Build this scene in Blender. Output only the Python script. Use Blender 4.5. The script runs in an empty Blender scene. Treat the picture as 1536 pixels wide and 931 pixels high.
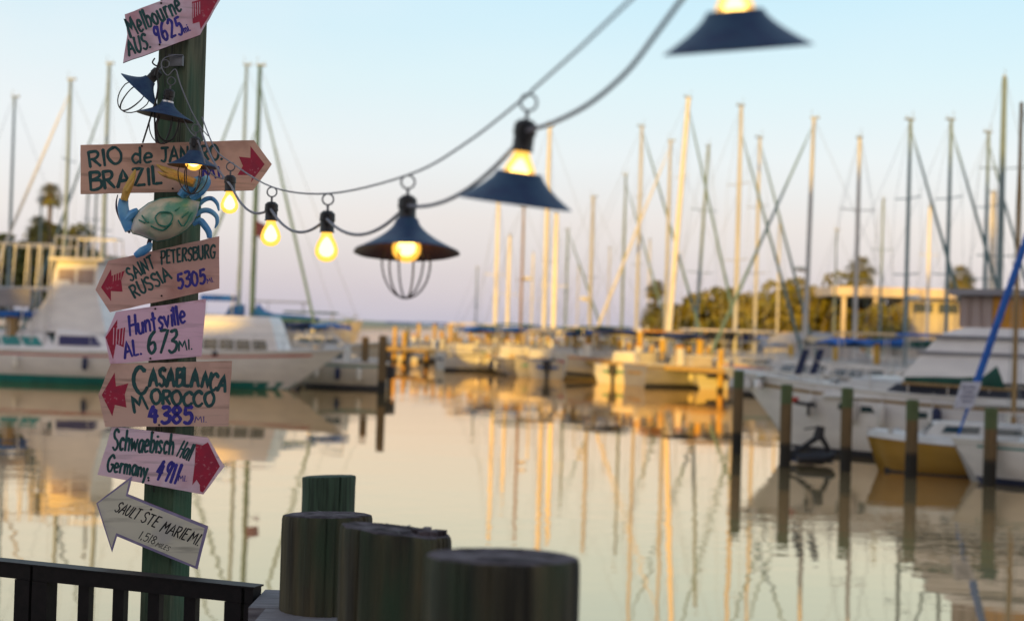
import bpy, math, random
from mathutils import Vector, Matrix
random.seed(7)
PI = math.pi
sc = bpy.context.scene
COL = sc.collection

# ------------------------------------------------------------------ camera
H = 2.8                       # eye above the water
F = 1536 * 50 / 36.0          # focal length in photo pixels
RC = (Matrix.Rotation(PI / 2 + math.atan(26 / F), 3, 'X') @ Matrix.Rotation(math.radians(1.7), 3, 'Z'))
CAM = Vector((0, 0, H))
cam = bpy.data.cameras.new('camera')
cam.lens = 50; cam.sensor_width = 36
cam.clip_start = 0.05; cam.clip_end = 9000
cam.dof.use_dof = True; cam.dof.focus_distance = 5.62; cam.dof.aperture_fstop = 2.05
camo = bpy.data.objects.new('camera', cam)
camo.location = CAM; camo.rotation_euler = RC.to_euler()
COL.objects.link(camo); sc.camera = camo

def ray(px, py):
    return RC @ Vector(((px - 768) / F, -(py - 465.5) / F, -1))
def P(px, py, D):
    d = ray(px, py); return CAM + d * (D / d.y)
def PZ(px, py, z):
    d = ray(px, py); return CAM + d * ((z - H) / d.z)

# ------------------------------------------------------------------ world, sun, exposure
SUN_EL, SUN_AZ = math.radians(6.0), math.radians(200)     # azimuth of the sun, clockwise from +Y
w = bpy.data.worlds.new('World'); sc.world = w; w.use_nodes = True
nt = w.node_tree; nt.nodes.clear(); N = nt.nodes.new; L = nt.links.new
tc = N('ShaderNodeTexCoord'); sep = N('ShaderNodeSeparateXYZ'); L(tc.outputs['Generated'], sep.inputs[0])
cr = N('ShaderNodeValToRGB'); L(sep.outputs['Z'], cr.inputs[0])
e = cr.color_ramp.elements
stops = [(0.0, (.47, .47, .62)), (.035, (.56, .52, .64)), (.075, (.69, .62, .68)), (.12, (.72, .74, .80)),
         (.17, (.63, .77, .83)), (.225, (.52, .75, .86)), (.45, (.40, .56, .68)), (1.0, (.24, .33, .46))]
e[0].position, e[0].color = stops[0][0], (*stops[0][1], 1)
e[1].position, e[1].color = stops[-1][0], (*stops[-1][1], 1)
for p_, c_ in stops[1:-1]:
    k = e.new(p_); k.color = (*c_, 1)
# the sunset side of the sky, behind the camera
cr2 = N('ShaderNodeValToRGB'); L(sep.outputs['Z'], cr2.inputs[0])
e = cr2.color_ramp.elements
e[0].position, e[0].color = 0, (1.25, .72, .42, 1)
e[1].position, e[1].color = 1, (.24, .33, .46, 1)
for p_, c_ in [(.15, (1.15, .78, .60)), (.4, (.72, .62, .60))]:
    k = e.new(p_); k.color = (*c_, 1)
az = N('ShaderNodeMapRange'); az.interpolation_type = 'SMOOTHSTEP'
az.inputs[1].default_value = .15; az.inputs[2].default_value = -.75
L(sep.outputs['Y'], az.inputs[0])
mx = N('ShaderNodeMix'); mx.data_type = 'RGBA'
L(az.outputs[0], mx.inputs[0]); L(cr.outputs[0], mx.inputs[6]); L(cr2.outputs[0], mx.inputs[7])
# thin pale cloud veil, a little stronger toward the left
nz = N('ShaderNodeTexNoise'); nz.inputs['Scale'].default_value = 2.2; nz.inputs['Detail'].default_value = 5
mp = N('ShaderNodeMapping'); mp.inputs['Scale'].default_value = (1, 1, 2.6); L(tc.outputs['Generated'], mp.inputs[0]); L(mp.outputs[0], nz.inputs['Vector'])
vr = N('ShaderNodeMapRange'); vr.inputs[1].default_value = .38; vr.inputs[2].default_value = .72
vr.inputs[3].default_value = 0; vr.inputs[4].default_value = .7; L(nz.outputs[0], vr.inputs[0])
xr = N('ShaderNodeMapRange'); xr.inputs[1].default_value = .1; xr.inputs[2].default_value = -.5; xr.inputs[3].default_value = .25; xr.inputs[4].default_value = 1.3
L(sep.outputs['X'], xr.inputs[0])
ml = N('ShaderNodeMath'); ml.operation = 'MULTIPLY'; L(vr.outputs[0], ml.inputs[0]); L(xr.outputs[0], ml.inputs[1])
mc = N('ShaderNodeMix'); mc.data_type = 'RGBA'; mc.inputs[7].default_value = (.86, .83, .86, 1)
L(ml.outputs[0], mc.inputs[0]); L(mx.outputs[2], mc.inputs[6])
sky = N('ShaderNodeTexSky'); sky.sky_type = 'NISHITA'; sky.sun_disc = False
sky.sun_elevation = SUN_EL; sky.sun_rotation = SUN_AZ
b1 = N('ShaderNodeBackground'); b1.inputs[1].default_value = .05; L(sky.outputs[0], b1.inputs[0])
b2 = N('ShaderNodeBackground'); b2.inputs[1].default_value = .93; L(mc.outputs[2], b2.inputs[0])
ad = N('ShaderNodeAddShader'); L(b1.outputs[0], ad.inputs[0]); L(b2.outputs[0], ad.inputs[1])
wo = N('ShaderNodeOutputWorld'); L(ad.outputs[0], wo.inputs[0])

sl = bpy.data.lights.new('sun', 'SUN'); sl.energy = 5.0; sl.color = (1, .56, .07); sl.angle = math.radians(.6)
so = bpy.data.objects.new('sun', sl); COL.objects.link(so)
sdir = Vector((math.sin(SUN_AZ) * math.cos(SUN_EL), math.cos(SUN_AZ) * math.cos(SUN_EL), math.sin(SUN_EL)))
so.rotation_euler = sdir.to_track_quat('Z', 'Y').to_euler(); so.location = sdir * 50
sc.view_settings.view_transform = 'Standard'; sc.view_settings.look = 'None'
sc.view_settings.exposure = 0.0; sc.view_settings.gamma = 1
sc.render.engine = 'CYCLES'
sc.cycles.max_bounces = 6; sc.cycles.use_denoising = True; sc.cycles.sample_clamp_indirect = 4
sc.cycles.caustics_reflective = False; sc.cycles.caustics_refractive = False

# ------------------------------------------------------------------ materials
def mat(name, col, rough=.6, col2=None, scale=8, stretch=(1, 1, 1), metal=0, bump=0, detail=5, lo=.35, hi=.65, emit=None, est=0, spec=.5, bdist=.01):
    m = bpy.data.materials.new(name); m.use_nodes = True
    t = m.node_tree; b = t.nodes['Principled BSDF']
    b.inputs['Base Color'].default_value = (*col, 1); b.inputs['Roughness'].default_value = rough
    b.inputs['Metallic'].default_value = metal; b.inputs['Specular IOR Level'].default_value = spec
    if emit:
        b.inputs['Emission Color'].default_value = (*emit, 1); b.inputs['Emission Strength'].default_value = est
    if col2 is None: col2 = tuple(c * .8 for c in col)
    c = t.nodes.new('ShaderNodeTexCoord'); mpn = t.nodes.new('ShaderNodeMapping'); mpn.inputs['Scale'].default_value = stretch
    n = t.nodes.new('ShaderNodeTexNoise'); n.inputs['Scale'].default_value = scale; n.inputs['Detail'].default_value = detail
    t.links.new(c.outputs['Object'], mpn.inputs[0]); t.links.new(mpn.outputs[0], n.inputs['Vector'])
    r = t.nodes.new('ShaderNodeMapRange'); r.inputs[1].default_value = lo; r.inputs[2].default_value = hi
    t.links.new(n.outputs[0], r.inputs[0])
    x = t.nodes.new('ShaderNodeMix'); x.data_type = 'RGBA'
    x.inputs[6].default_value = (*col, 1); x.inputs[7].default_value = (*col2, 1)
    t.links.new(r.outputs[0], x.inputs[0]); t.links.new(x.outputs[2], b.inputs['Base Color'])
    if bump:
        bp = t.nodes.new('ShaderNodeBump'); bp.inputs['Strength'].default_value = bump; bp.inputs['Distance'].default_value = bdist
        t.links.new(n.outputs[0], bp.inputs['Height']); t.links.new(bp.outputs[0], b.inputs['Normal'])
    return m
def add_wear(m, col, scale, lo, hi, stretch=(1, 1, 1)):
    """a second layer of stains / wear over a material"""
    t = m.node_tree; b = t.nodes['Principled BSDF']; src = b.inputs['Base Color'].links[0].from_socket
    c = t.nodes.new('ShaderNodeTexCoord'); mpn = t.nodes.new('ShaderNodeMapping'); mpn.inputs['Scale'].default_value = stretch
    mpn.inputs['Location'].default_value = (3.1, 1.7, .4)
    n = t.nodes.new('ShaderNodeTexNoise'); n.inputs['Scale'].default_value = scale; n.inputs['Detail'].default_value = 7
    t.links.new(c.outputs['Object'], mpn.inputs[0]); t.links.new(mpn.outputs[0], n.inputs['Vector'])
    r = t.nodes.new('ShaderNodeMapRange'); r.inputs[1].default_value = lo; r.inputs[2].default_value = hi
    t.links.new(n.outputs[0], r.inputs[0])
    x = t.nodes.new('ShaderNodeMix'); x.data_type = 'RGBA'; x.inputs[7].default_value = (*col, 1)
    t.links.new(r.outputs[0], x.inputs[0]); t.links.new(src, x.inputs[6]); t.links.new(x.outputs[2], b.inputs['Base Color'])
    return m
def add_zband(m, col, z0, z1):
    """wet / weed-covered zone near the waterline: below z0 (world) fully col, fading out at z1"""
    t = m.node_tree; b = t.nodes['Principled BSDF']; src = b.inputs['Base Color'].links[0].from_socket
    g = t.nodes.new('ShaderNodeNewGeometry'); s = t.nodes.new('ShaderNodeSeparateXYZ'); t.links.new(g.outputs['Position'], s.inputs[0])
    r = t.nodes.new('ShaderNodeMapRange'); r.inputs[1].default_value = z1; r.inputs[2].default_value = z0
    t.links.new(s.outputs[2], r.inputs[0])
    x = t.nodes.new('ShaderNodeMix'); x.data_type = 'RGBA'; x.inputs[7].default_value = (*col, 1)
    t.links.new(r.outputs[0], x.inputs[0]); t.links.new(src, x.inputs[6]); t.links.new(x.outputs[2], b.inputs['Base Color'])
    return m

M = {}
M['post'] = add_wear(mat('post_wood', (.125, .125, .075), .8, (.035, .042, .024), 9, (6, 6, .5), bump=.6), (.09, .05, .025), 5, .60, .74, (1, 1, .5))
M['post'] = add_wear(M['post'], (.04, .11, .06), 3.0, .50, .68, (1, 1, .4))
M['pile_near'] = add_wear(mat('piling_wood', (.095, .080, .042), .9, (.022, .020, .014), 4, (6, 6, .35), bump=1, bdist=.03, lo=.34, hi=.66, detail=9), (.026, .055, .028), 3, .46, .66, (2, 2, .5))
M['pile_top'] = mat('piling_end_grain', (.12, .10, .115), .9, (.03, .022, .026), 16, lo=.38, hi=.62, bump=.6, spec=.2)
M['pile_green'] = mat('piling_green_wood', (.045, .085, .055), .85, (.018, .034, .022), 9, (7, 7, .4), bump=.6)
M['pile_mid'] = add_zband(add_zband(mat('piling_mid_wood', (.17, .11, .05), .85, (.10, .07, .035), 5, (4, 4, .4), bump=.4), (.012, .011, .009), .42, .55), (.012, .011, .009), .42, .55)
M['pile_cap_green'] = mat('piling_algae_top', (.10, .13, .06), .85, (.06, .09, .04), 7, (4, 4, .5))
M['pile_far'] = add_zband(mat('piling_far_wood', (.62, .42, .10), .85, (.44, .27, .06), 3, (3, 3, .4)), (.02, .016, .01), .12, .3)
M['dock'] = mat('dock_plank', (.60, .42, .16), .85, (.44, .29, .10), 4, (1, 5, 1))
M['dock_dark'] = mat('dock_beam', (.10, .07, .04), .85)
M['rail'] = mat('black_railing_paint', (.007, .006, .007), .5, (.012, .009, .010), 30, spec=.18, bump=.1)
M['grey_wood'] = mat('weathered_grey_wood', (.24, .23, .245), .8, (.11, .10, .115), 10, (1, 12, 6), bump=.6)
M['copper'] = mat('patinated_shade', (.022, .042, .105), .5, (.035, .085, .15), 22, metal=.2, spec=.3, bump=.3, lo=.4, hi=.7)
M['shade_in'] = mat('shade_inside', (.10, .05, .05), .5, (.06, .03, .03), 20)
M['socket'] = mat('socket_black', (.012, .010, .012), .45)
M['ring'] = mat('galvanised_ring', (.16, .16, .18), .45, (.11, .11, .12), 30, metal=.4)
M['cage'] = mat('cage_wire', (.06, .035, .04), .5, (.03, .03, .035), 30, metal=.3)
M['cable'] = mat('cable_grey', (.24, .24, .28), .6, (.17, .17, .20), 20)
M['wire_dark'] = mat('dark_wire', (.014, .009, .011), .5)
M['neck'] = mat('silver_neck', (.65, .68, .75), .3, metal=.7)
M['bulb_glow'] = mat('bulb_filament_glow', (1, .6, .2), .4, emit=(1, .76, .32), est=10.0)
gl = bpy.data.materials.new('bulb_amber_glass'); gl.use_nodes = True; t = gl.node_tree; t.nodes.clear()
tr = t.nodes.new('ShaderNodeBsdfTransparent'); tr.inputs[0].default_value = (1, .84, .5, 1)
em = t.nodes.new('ShaderNodeEmission'); em.inputs[0].default_value = (1, .50, .07, 1); em.inputs[1].default_value = 2.3
gs = t.nodes.new('ShaderNodeBsdfGlossy'); gs.inputs['Roughness'].default_value = .1
a1 = t.nodes.new('ShaderNodeMixShader'); a1.inputs[0].default_value = .45; t.links.new(tr.outputs[0], a1.inputs[1]); t.links.new(em.outputs[0], a1.inputs[2])
a2 = t.nodes.new('ShaderNodeMixShader'); a2.inputs[0].default_value = .05; t.links.new(a1.outputs[0], a2.inputs[1]); t.links.new(gs.outputs[0], a2.inputs[2])
oo = t.nodes.new('ShaderNodeOutputMaterial'); t.links.new(a2.outputs[0], oo.inputs[0]); M['bulb_glass'] = gl

def board_mat(name, c1, c2, stain, lo=.55, hi=.8):
    m = mat(name, c1, .6, c2, 5, (1, 1, 3), bump=.25, bdist=.003)
    add_wear(m, stain, 6, lo, hi); add_wear(m, tuple(x * .55 for x in c1), 42, .54, .72, (.10, .10, 1))
    add_wear(m, tuple(x * .35 for x in c1), 3.2, .62, .78)
    return m
M['bd_pinkwhite'] = board_mat('board_pink_white', (.84, .58, .66), (.76, .58, .70), (.50, .20, .24), .50, .78)
M['bd_tan'] = board_mat('board_tan', (.72, .42, .31), (.66, .40, .31), (.36, .17, .12), .50, .80)
M['bd_rose'] = board_mat('board_rose', (.72, .42, .36), (.64, .38, .34), (.36, .15, .13), .50, .80)
M['bd_lilac'] = board_mat('board_lilac', (.82, .53, .68), (.76, .48, .62), (.30, .06, .04), .56, .70)
M['bd_tan2'] = board_mat('board_tan_rose', (.66, .42, .34), (.68, .44, .36), (.34, .18, .15), .50, .80)
M['bd_cream'] = board_mat('board_cream', (.70, .66, .54), (.64, .61, .50), (.42, .40, .42))
M['bd_purple'] = mat('board_purple_border', (.22, .19, .34), .6, (.32, .27, .44), 20)
M['bd_edge'] = mat('board_edge', (.10, .03, .05), .7, (.06, .02, .03), 20)
M['ink_teal'] = mat('paint_teal', (.010, .055, .060), .55, (.014, .10, .10), 40, lo=.4, hi=.7)
M['ink_blue'] = mat('paint_blue', (.028, .022, .24), .55, (.05, .04, .36), 40, lo=.4, hi=.7)
M['ink_red'] = add_wear(mat('paint_red', (.42, .012, .05), .55, (.32, .015, .05), 30), (.50, .16, .20), 70, .60, .70)
M['ink_black'] = mat('paint_black', (.012, .01, .012), .5)
M['screw'] = mat('screw_head', (.05, .03, .03), .4, metal=.6)
M['crab_body'] = add_wear(mat('crab_shell_paint', (.60, .56, .42), .35, (.12, .34, .24), 11, lo=.44, hi=.60, bump=.2), (.68, .58, .60), 7, .50, .68)
M['crab_teal'] = mat('crab_green_lines', (.03, .22, .16), .4)
M['crab_blue'] = mat('crab_blue_paint', (.04, .24, .62), .4, (.16, .42, .70), 16, bump=.3)
M['crab_yellow'] = mat('crab_yellow_paint', (.62, .40, .07), .4, (.55, .30, .08), 25)
add_wear(M['crab_blue'], (.02, .08, .22), 30, .60, .72); add_wear(M['crab_yellow'], (.30, .12, .05), 34, .58, .70)
M['crab_dark'] = mat('crab_dark_edge', (.06, .02, .06), .5)
for n_, c_, c2_ in [('hull_bright', (.80, .80, .82), (.70, .70, .73)), ('hull_white', (.60, .59, .57), (.52, .51, .50)), ('hull_cream', (.54, .49, .41), (.46, .42, .36)), ('hull_grey', (.26, .26, .30), (.20, .20, .24)),
                    ('hull_yellow', (.46, .27, .05), (.38, .22, .04)), ('hull_navy', (.02, .04, .12), (.03, .05, .14))]:
    M[n_] = mat(n_, c_, .3, c2_, 1.2, (1, 1, 3))
M['deck'] = mat('deck_gelcoat', (.66, .66, .65), .5, (.58, .57, .55), 3)
M['teal'] = mat('teal_paint', (.01, .25, .25), .45, (.01, .19, .20), 3)
M['dark_stripe'] = mat('dark_bootstripe', (.015, .02, .04), .5)
M['window'] = mat('boat_window', (.02, .045, .055), .08, (.03, .06, .07), 3, spec=.8)
M['window_navy'] = mat('navy_window_cover', (.03, .03, .13), .6)
M['alu'] = mat('mast_aluminium', (.50, .51, .52), .4, (.40, .41, .42), 2, (1, 1, .3))
M['mast_dark'] = mat('mast_dark_green', (.04, .12, .10), .5)
M['mast_teal'] = mat('mast_slate_shaded', (.16, .24, .27), .5, (.12, .19, .22), 2)  # aluminium masts in shade, their grey-teal shade put into the colour
M['mast_wood'] = mat('mast_varnished_wood', (.30, .20, .08), .5, (.22, .14, .06), 3, (2, 2, .3))
M['mast_white'] = mat('mast_white', (.80, .78, .72), .45)  # paler copy for sunlit masts, light put into the colour; also white fittings
M['stay'] = mat('stay_wire', (.25, .28, .30), .5)
M['furl_white'] = mat('furled_sail_white', (.70, .68, .62), .8)
M['furl_teal'] = mat('furled_sail_slate', (.12, .22, .25), .8)
M['furl_blue'] = mat('furled_sail_blue', (.01, .12, .50), .7, (.01, .09, .42), 4)
M['cov_blue'] = mat('sail_cover_blue', (.01, .12, .46), .8, (.008, .07, .30), 3)
M['cov_navy'] = mat('sail_cover_navy', (.02, .03, .09), .8)
M['cov_green'] = mat('sail_cover_green', (.008, .075, .055), .8, (.006, .05, .04), 3)
M['cov_tan'] = mat('sail_cover_tan', (.55, .42, .26), .8)
M['cov_white'] = mat('sail_cover_white', (.66, .62, .55), .8)
M['cov_grey'] = mat('boat_cover_grey', (.36, .36, .38), .85, (.30, .30, .32), 2, bump=.3)
M['chrome'] = mat('stainless_rail', (.55, .56, .58), .3, metal=.6)
M['rubber'] = mat('black_rubber', (.015, .015, .022), .6)
M['leaf'] = mat('foliage_green', (.16, .165, .022), .7, (.22, .185, .03), 1.5)
M['leaf_dark'] = mat('foliage_dark', (.08, .10, .022), .7, (.13, .13, .025), 1.5)
M['palm'] = mat('palm_frond', (.13, .15, .03), .7, (.18, .15, .03), 2)
M['bark'] = mat('bark', (.12, .09, .06), .9)
M['stucco'] = mat('building_wall', (.55, .52, .48), .8, (.50, .47, .44), .6)
M['roof_white'] = mat('building_roof', (.68, .60, .52), .7, (.60, .53, .46), .5)
M['amber'] = mat('amber_enclosure', (.55, .25, .02), .4)
M['blind'] = mat('grey_blinds', (.30, .22, .20), .7, (.42, .36, .36), 3, (6, 6, .2))
M['grass'] = mat('shore_grass', (.05, .07, .02), .95, (.09, .08, .03), .4)
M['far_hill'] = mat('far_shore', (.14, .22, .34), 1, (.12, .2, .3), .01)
M['red'] = mat('red_paint', (.45, .03, .02), .5)
M['placard'] = mat('placard_plastic', (.48, .52, .66), .5)
M['flag'] = mat('flag_cloth', (.07, .02, .07), .8)

# water: murky body colour under a slightly rippled mirror
wm = bpy.data.materials.new('harbour_water'); wm.use_nodes = True; t = wm.node_tree; t.nodes.clear()
g = t.nodes.new('ShaderNodeNewGeometry')
def wn(scale, stretch, detail=2):
    m_ = t.nodes.new('ShaderNodeMapping'); m_.inputs['Scale'].default_value = stretch; t.links.new(g.outputs['Position'], m_.inputs[0])
    n_ = t.nodes.new('ShaderNodeTexNoise'); n_.inputs['Scale'].default_value = scale; n_.inputs['Detail'].default_value = detail
    t.links.new(m_.outputs[0], n_.inputs['Vector']); return n_
n1 = wn(.34, (.8, 1.5, 1), 2); n2 = wn(2.6, (.7, 1.3, 1), 2)
pa = wn(.045, (.35, 1.6, 1), 2)                       # patches where a breeze roughens the water
pr = t.nodes.new('ShaderNodeMapRange'); pr.inputs[1].default_value = .50; pr.inputs[2].default_value = .64; pr.inputs[3].default_value = .07; pr.inputs[4].default_value = .8
t.links.new(pa.outputs[0], pr.inputs[0])
bA = t.nodes.new('ShaderNodeBump'); bA.inputs['Strength'].default_value = 1; bA.inputs['Distance'].default_value = .0085; t.links.new(n1.outputs[0], bA.inputs['Height'])
bB = t.nodes.new('ShaderNodeBump'); bB.inputs['Distance'].default_value = .008; t.links.new(n2.outputs[0], bB.inputs['Height']); t.links.new(pr.outputs[0], bB.inputs['Strength'])
t.links.new(bA.outputs[0], bB.inputs['Normal'])
gw = t.nodes.new('ShaderNodeBsdfGlossy'); gw.inputs['Color'].default_value = (1.0, .825, .61, 1); gw.inputs['Roughness'].default_value = .02
dw = t.nodes.new('ShaderNodeBsdfDiffuse'); dw.inputs['Color'].default_value = (.56, .44, .24, 1)
fr = t.nodes.new('ShaderNodeFresnel'); fr.inputs[0].default_value = 1.33
t.links.new(bB.outputs[0], gw.inputs['Normal']); t.links.new(bB.outputs[0], fr.inputs['Normal'])
fm = t.nodes.new('ShaderNodeMapRange'); fm.inputs[1].default_value = 0; fm.inputs[2].default_value = .6; fm.inputs[3].default_value = .35; fm.inputs[4].default_value = .95
t.links.new(fr.outputs[0], fm.inputs[0])
mw = t.nodes.new('ShaderNodeMixShader'); t.links.new(fm.outputs[0], mw.inputs[0]); t.links.new(dw.outputs[0], mw.inputs[1]); t.links.new(gw.outputs[0], mw.inputs[2])
oo = t.nodes.new('ShaderNodeOutputMaterial'); t.links.new(mw.outputs[0], oo.inputs[0]); M['water'] = wm

# ------------------------------------------------------------------ mesh helpers
class MB:
    def __init__(s): s.v = []; s.f = []; s.m = []; s.cur = 0
    def add(s, vs, fs):
        b = len(s.v); s.v += [Vector(v) for v in vs]
        for f in fs: s.f.append([b + i for i in f]); s.m.append(s.cur)
        return s
    def box(s, c, size, rz=0, bev=0):
        x, y, z = size[0] / 2, size[1] / 2, size[2] / 2; R = Matrix.Rotation(rz, 3, 'Z'); c = Vector(c)
        pts = [(-x, -y, -z), (x, -y, -z), (x, y, -z), (-x, y, -z), (-x, -y, z), (x, -y, z), (x, y, z), (-x, y, z)]
        return s.add([c + R @ Vector(p) for p in pts], [(0, 3, 2, 1), (4, 5, 6, 7), (0, 1, 5, 4), (1, 2, 6, 5), (2, 3, 7, 6), (3, 0, 4, 7)])
    def tube(s, pts, r, n=8, cap=True, flat=1.0):
        pts = [Vector(p) for p in pts]; rs = r if isinstance(r, (list, tuple)) else [r] * len(pts)
        b = len(s.v); up = None
        for i, p in enumerate(pts):
            d = (pts[min(i + 1, len(pts) - 1)] - pts[max(i - 1, 0)])
            d = d.normalized() if d.length > 1e-9 else Vector((0, 0, 1))
            if up is None: up = Vector((0, 0, 1)) if abs(d.z) < .9 else Vector((0, 1, 0))
            a = d.cross(up)
            if a.length < 1e-5: a = d.orthogonal()
            a.normalize(); c = a.cross(d).normalized(); up = c
            for k in range(n):
                th = 2 * PI * k / n; s.v.append(p + a * math.cos(th) * rs[i] + c * math.sin(th) * rs[i] * flat)
        for i in range(len(pts) - 1):
            for k in range(n):
                s.f.append([b + i * n + k, b + i * n + (k + 1) % n, b + (i + 1) * n + (k + 1) % n, b + (i + 1) * n + k]); s.m.append(s.cur)
        if cap:
            s.f.append([b + k for k in range(n)][::-1]); s.m.append(s.cur)
            q = b + (len(pts) - 1) * n; s.f.append([q + k for k in range(n)]); s.m.append(s.cur)
        return s
    def lathe(s, prof, n=24, c=(0, 0, 0), closed=False, wob=None):
        b = len(s.v); c = Vector(c)
        for i, (r, z) in enumerate(prof):
            for k in range(n):
                th = 2 * PI * k / n; rr = r * (1 + (wob(th, z) if wob else 0))
                s.v.append(c + Vector((rr * math.cos(th), rr * math.sin(th), z)))
        m = len(prof)
        for i in range(m if closed else m - 1):
            j = (i + 1) % m
            for k in range(n):
                s.f.append([b + i * n + k, b + i * n + (k + 1) % n, b + j * n + (k + 1) % n, b + j * n + k]); s.m.append(s.cur)
        return s
    def capf(s, idx): s.f.append(idx); s.m.append(s.cur)
    def prism(s, front, back):
        n = len(front); b = len(s.v); s.v += [Vector(p) for p in front] + [Vector(p) for p in back]
        s.f.append([b + i for i in range(n)]); s.m.append(0)
        s.f.append([b + n + i for i in range(n)][::-1]); s.m.append(s.cur)
        for i in range(n):
            j = (i + 1) % n; s.f.append([b + j, b + i, b + n + i, b + n + j]); s.m.append(s.cur)
        return s
    def loft(s, rings, cap0=True, cap1=True, closed=True):
        b = len(s.v); n = len(rings[0])
        for r_ in rings: s.v += [Vector(p) for p in r_]
        for i in range(len(rings) - 1):
            for k in range(n if closed else n - 1):
                s.f.append([b + i * n + k, b + i * n + (k + 1) % n, b + (i + 1) * n + (k + 1) % n, b + (i + 1) * n + k]); s.m.append(s.cur)
        if cap0: s.f.append([b + k for k in range(n)][::-1]); s.m.append(s.cur)
        if cap1: s.f.append([b + (len(rings) - 1) * n + k for k in range(n)]); s.m.append(s.cur)
        return s
    def build(s, name, mats, parent=None, smooth=False, org=None, cat=None, label=None, group=None, kind=None, thing_origin=None):
        if not isinstance(mats, (list, tuple)): mats = [mats]
        o_ = Vector((0, 0, 0))
        if org is not None: o_ = Vector(org)
        me = bpy.data.meshes.new(name); me.from_pydata([tuple(v - o_) for v in s.v], [], s.f)
        for m_ in mats: me.materials.append(M[m_] if isinstance(m_, str) else m_)
        if len(mats) > 1: me.polygons.foreach_set('material_index', s.m)
        if smooth:
            me.polygons.foreach_set('use_smooth', [True] * len(me.polygons))
            try: me.set_sharp_from_angle(angle=math.radians(40))
            except Exception: pass
        me.update(); o = bpy.data.objects.new(name, me); COL.objects.link(o)
        if parent is not None: o.parent = parent
        elif org is not None: o.location = o_
        if label: o['label'] = label
        if cat: o['category'] = cat
        if group: o['group'] = group
        if kind: o['kind'] = kind
        return o

def thing(name, label, cat, loc=(0, 0, 0), rot=None, group=None):
    o = bpy.data.objects.new(name, None); COL.objects.link(o); o.location = loc; o.empty_display_size = .2
    if rot is not None: o.rotation_euler = rot
    o['label'] = label; o['category'] = cat
    if group: o['group'] = group
    return o
def copy_tree(o, parent=None):
    c = o.copy(); COL.objects.link(c); c.parent = parent
    for ch in o.children: copy_tree(ch, c)
    return c
def arc(c, r, a0, a1, n, ax=Vector((1, 0, 0)), ay=Vector((0, 0, 1))):
    return [Vector(c) + ax * r * math.cos(a0 + (a1 - a0) * i / n) + ay * r * math.sin(a0 + (a1 - a0) * i / n) for i in range(n + 1)]
def smooth_pts(pts, k=5):
    out = []; n = len(pts)
    for i in range(n - 1):
        p0 = pts[max(i - 1, 0)]; p1 = pts[i]; p2 = pts[i + 1]; p3 = pts[min(i + 2, n - 1)]
        for j in range(k):
            u = j / k
            out.append(tuple(.5 * ((2 * b) + (-a + c) * u + (2 * a - 5 * b + 4 * c - d) * u * u + (-a + 3 * b - 3 * c + d) * u ** 3) for a, b, c, d in zip(p0, p1, p2, p3)))
    out.append(tuple(pts[-1])); return out
def sag(a, b, s, n=14):
    return [a.lerp(b, i / n) - Vector((0, 0, s * 4 * (i / n) * (1 - i / n))) for i in range(n + 1)]

# ------------------------------------------------------------------ the setting
b = MB(); b.add([(-4000, -80, 0), (4000, -80, 0), (4000, 6000, 0), (-4000, 6000, 0)], [(0, 1, 2, 3)])
b.build('water', 'water', kind='structure')
# shores
def shore(name, outline, z, m):
    b = MB(); n = len(outline)
    top = [(x, y, z) for x, y in outline]; bot = [(x, y, -1) for x, y in outline]
    b.add(top + bot, [tuple(range(n))] + [(i, i + n, (i + 1) % n + n, (i + 1) % n) for i in range(n)])
    return b.build(name, m, kind='structure')
shore('ground', [(13, 135), (25, 124), (75, 112), (220, 100), (700, 150), (700, 420), (60, 300), (16, 190)], .7, 'grass')
shore('ground', [(-230, 100), (-60, 112), (-34, 122), (-30, 150), (-60, 240), (-500, 300), (-500, 90)], .7, 'grass')
# far low shore across the bay
b = MB(); pts = []
for i in range(61):
    x = -1100 + i * 40; zt = 3.5 + 2.2 * math.sin(i * .9) + 2.5 * random.random() + (3 if i < 22 else 0)
    pts.append((x, zt))
for i in range(60):
    (x0, z0), (x1, z1) = pts[i], pts[i + 1]
    k = len(b.v); b.add([(x0, 1900, -1), (x1, 1900, -1), (x1, 1910, z1), (x0, 1910, z0), (x0, 2100, z0), (x1, 2100, z1)], [(0, 1, 2, 3), (3, 2, 5, 4)])
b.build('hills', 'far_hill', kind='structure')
# deck underfoot
dk = MB(); dk.box((0, 1.2, .80), (9, 9.4, .12))
dk.build('deck', 'dock_dark', kind='structure')
b = MB()
for i in range(60): b.box((-4.4 + i * .15, 1.2, .885), (.142, 9.4, .035))
b.build('deck_planks', 'grey_wood', kind='structure')
b = MB(); b.box((0, -60, -.2), (400, 110, 1.7)); b.build('quay', 'stucco', kind='structure')

# unseen buildings added behind the camera, sized so their shade covers the near harbour
def block(label, x0, x1, y, h, dep=12):
    t_ = thing('shade_building', label, 'building', ((x0 + x1) / 2, y, .6))
    W_ = x1 - x0
    b = MB(); b.box((0, -dep / 2, (h - .6) / 2), (W_, dep, h - .6)); b.build('wall', 'stucco', t_)
    b = MB(); b.box((0, -dep / 2, h - .5), (W_ + .8, dep + .8, .35)); b.build('roof', 'roof_white', t_)
    nx = int(W_ // 5)
    fl = int((h - 1) // 3.2)
    wb = None
    for f_ in range(fl):
        for i in range(nx):
            if wb is None:
                wb = MB(); wb.box((0, .03, 0), (1.6, .08, 1.5)); wb = wb.build('window', 'window', t_)
                fr_ = MB(); fr_.box((0, .05, -.8), (1.8, .1, .1)); fr_ = fr_.build('sill', 'hull_white', wb)
                o = wb
            else: o = copy_tree(wb, t_)
            o.location = (-W_ / 2 + (i + .5) * W_ / nx, 0, 1.9 + f_ * 3.2)
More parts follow.
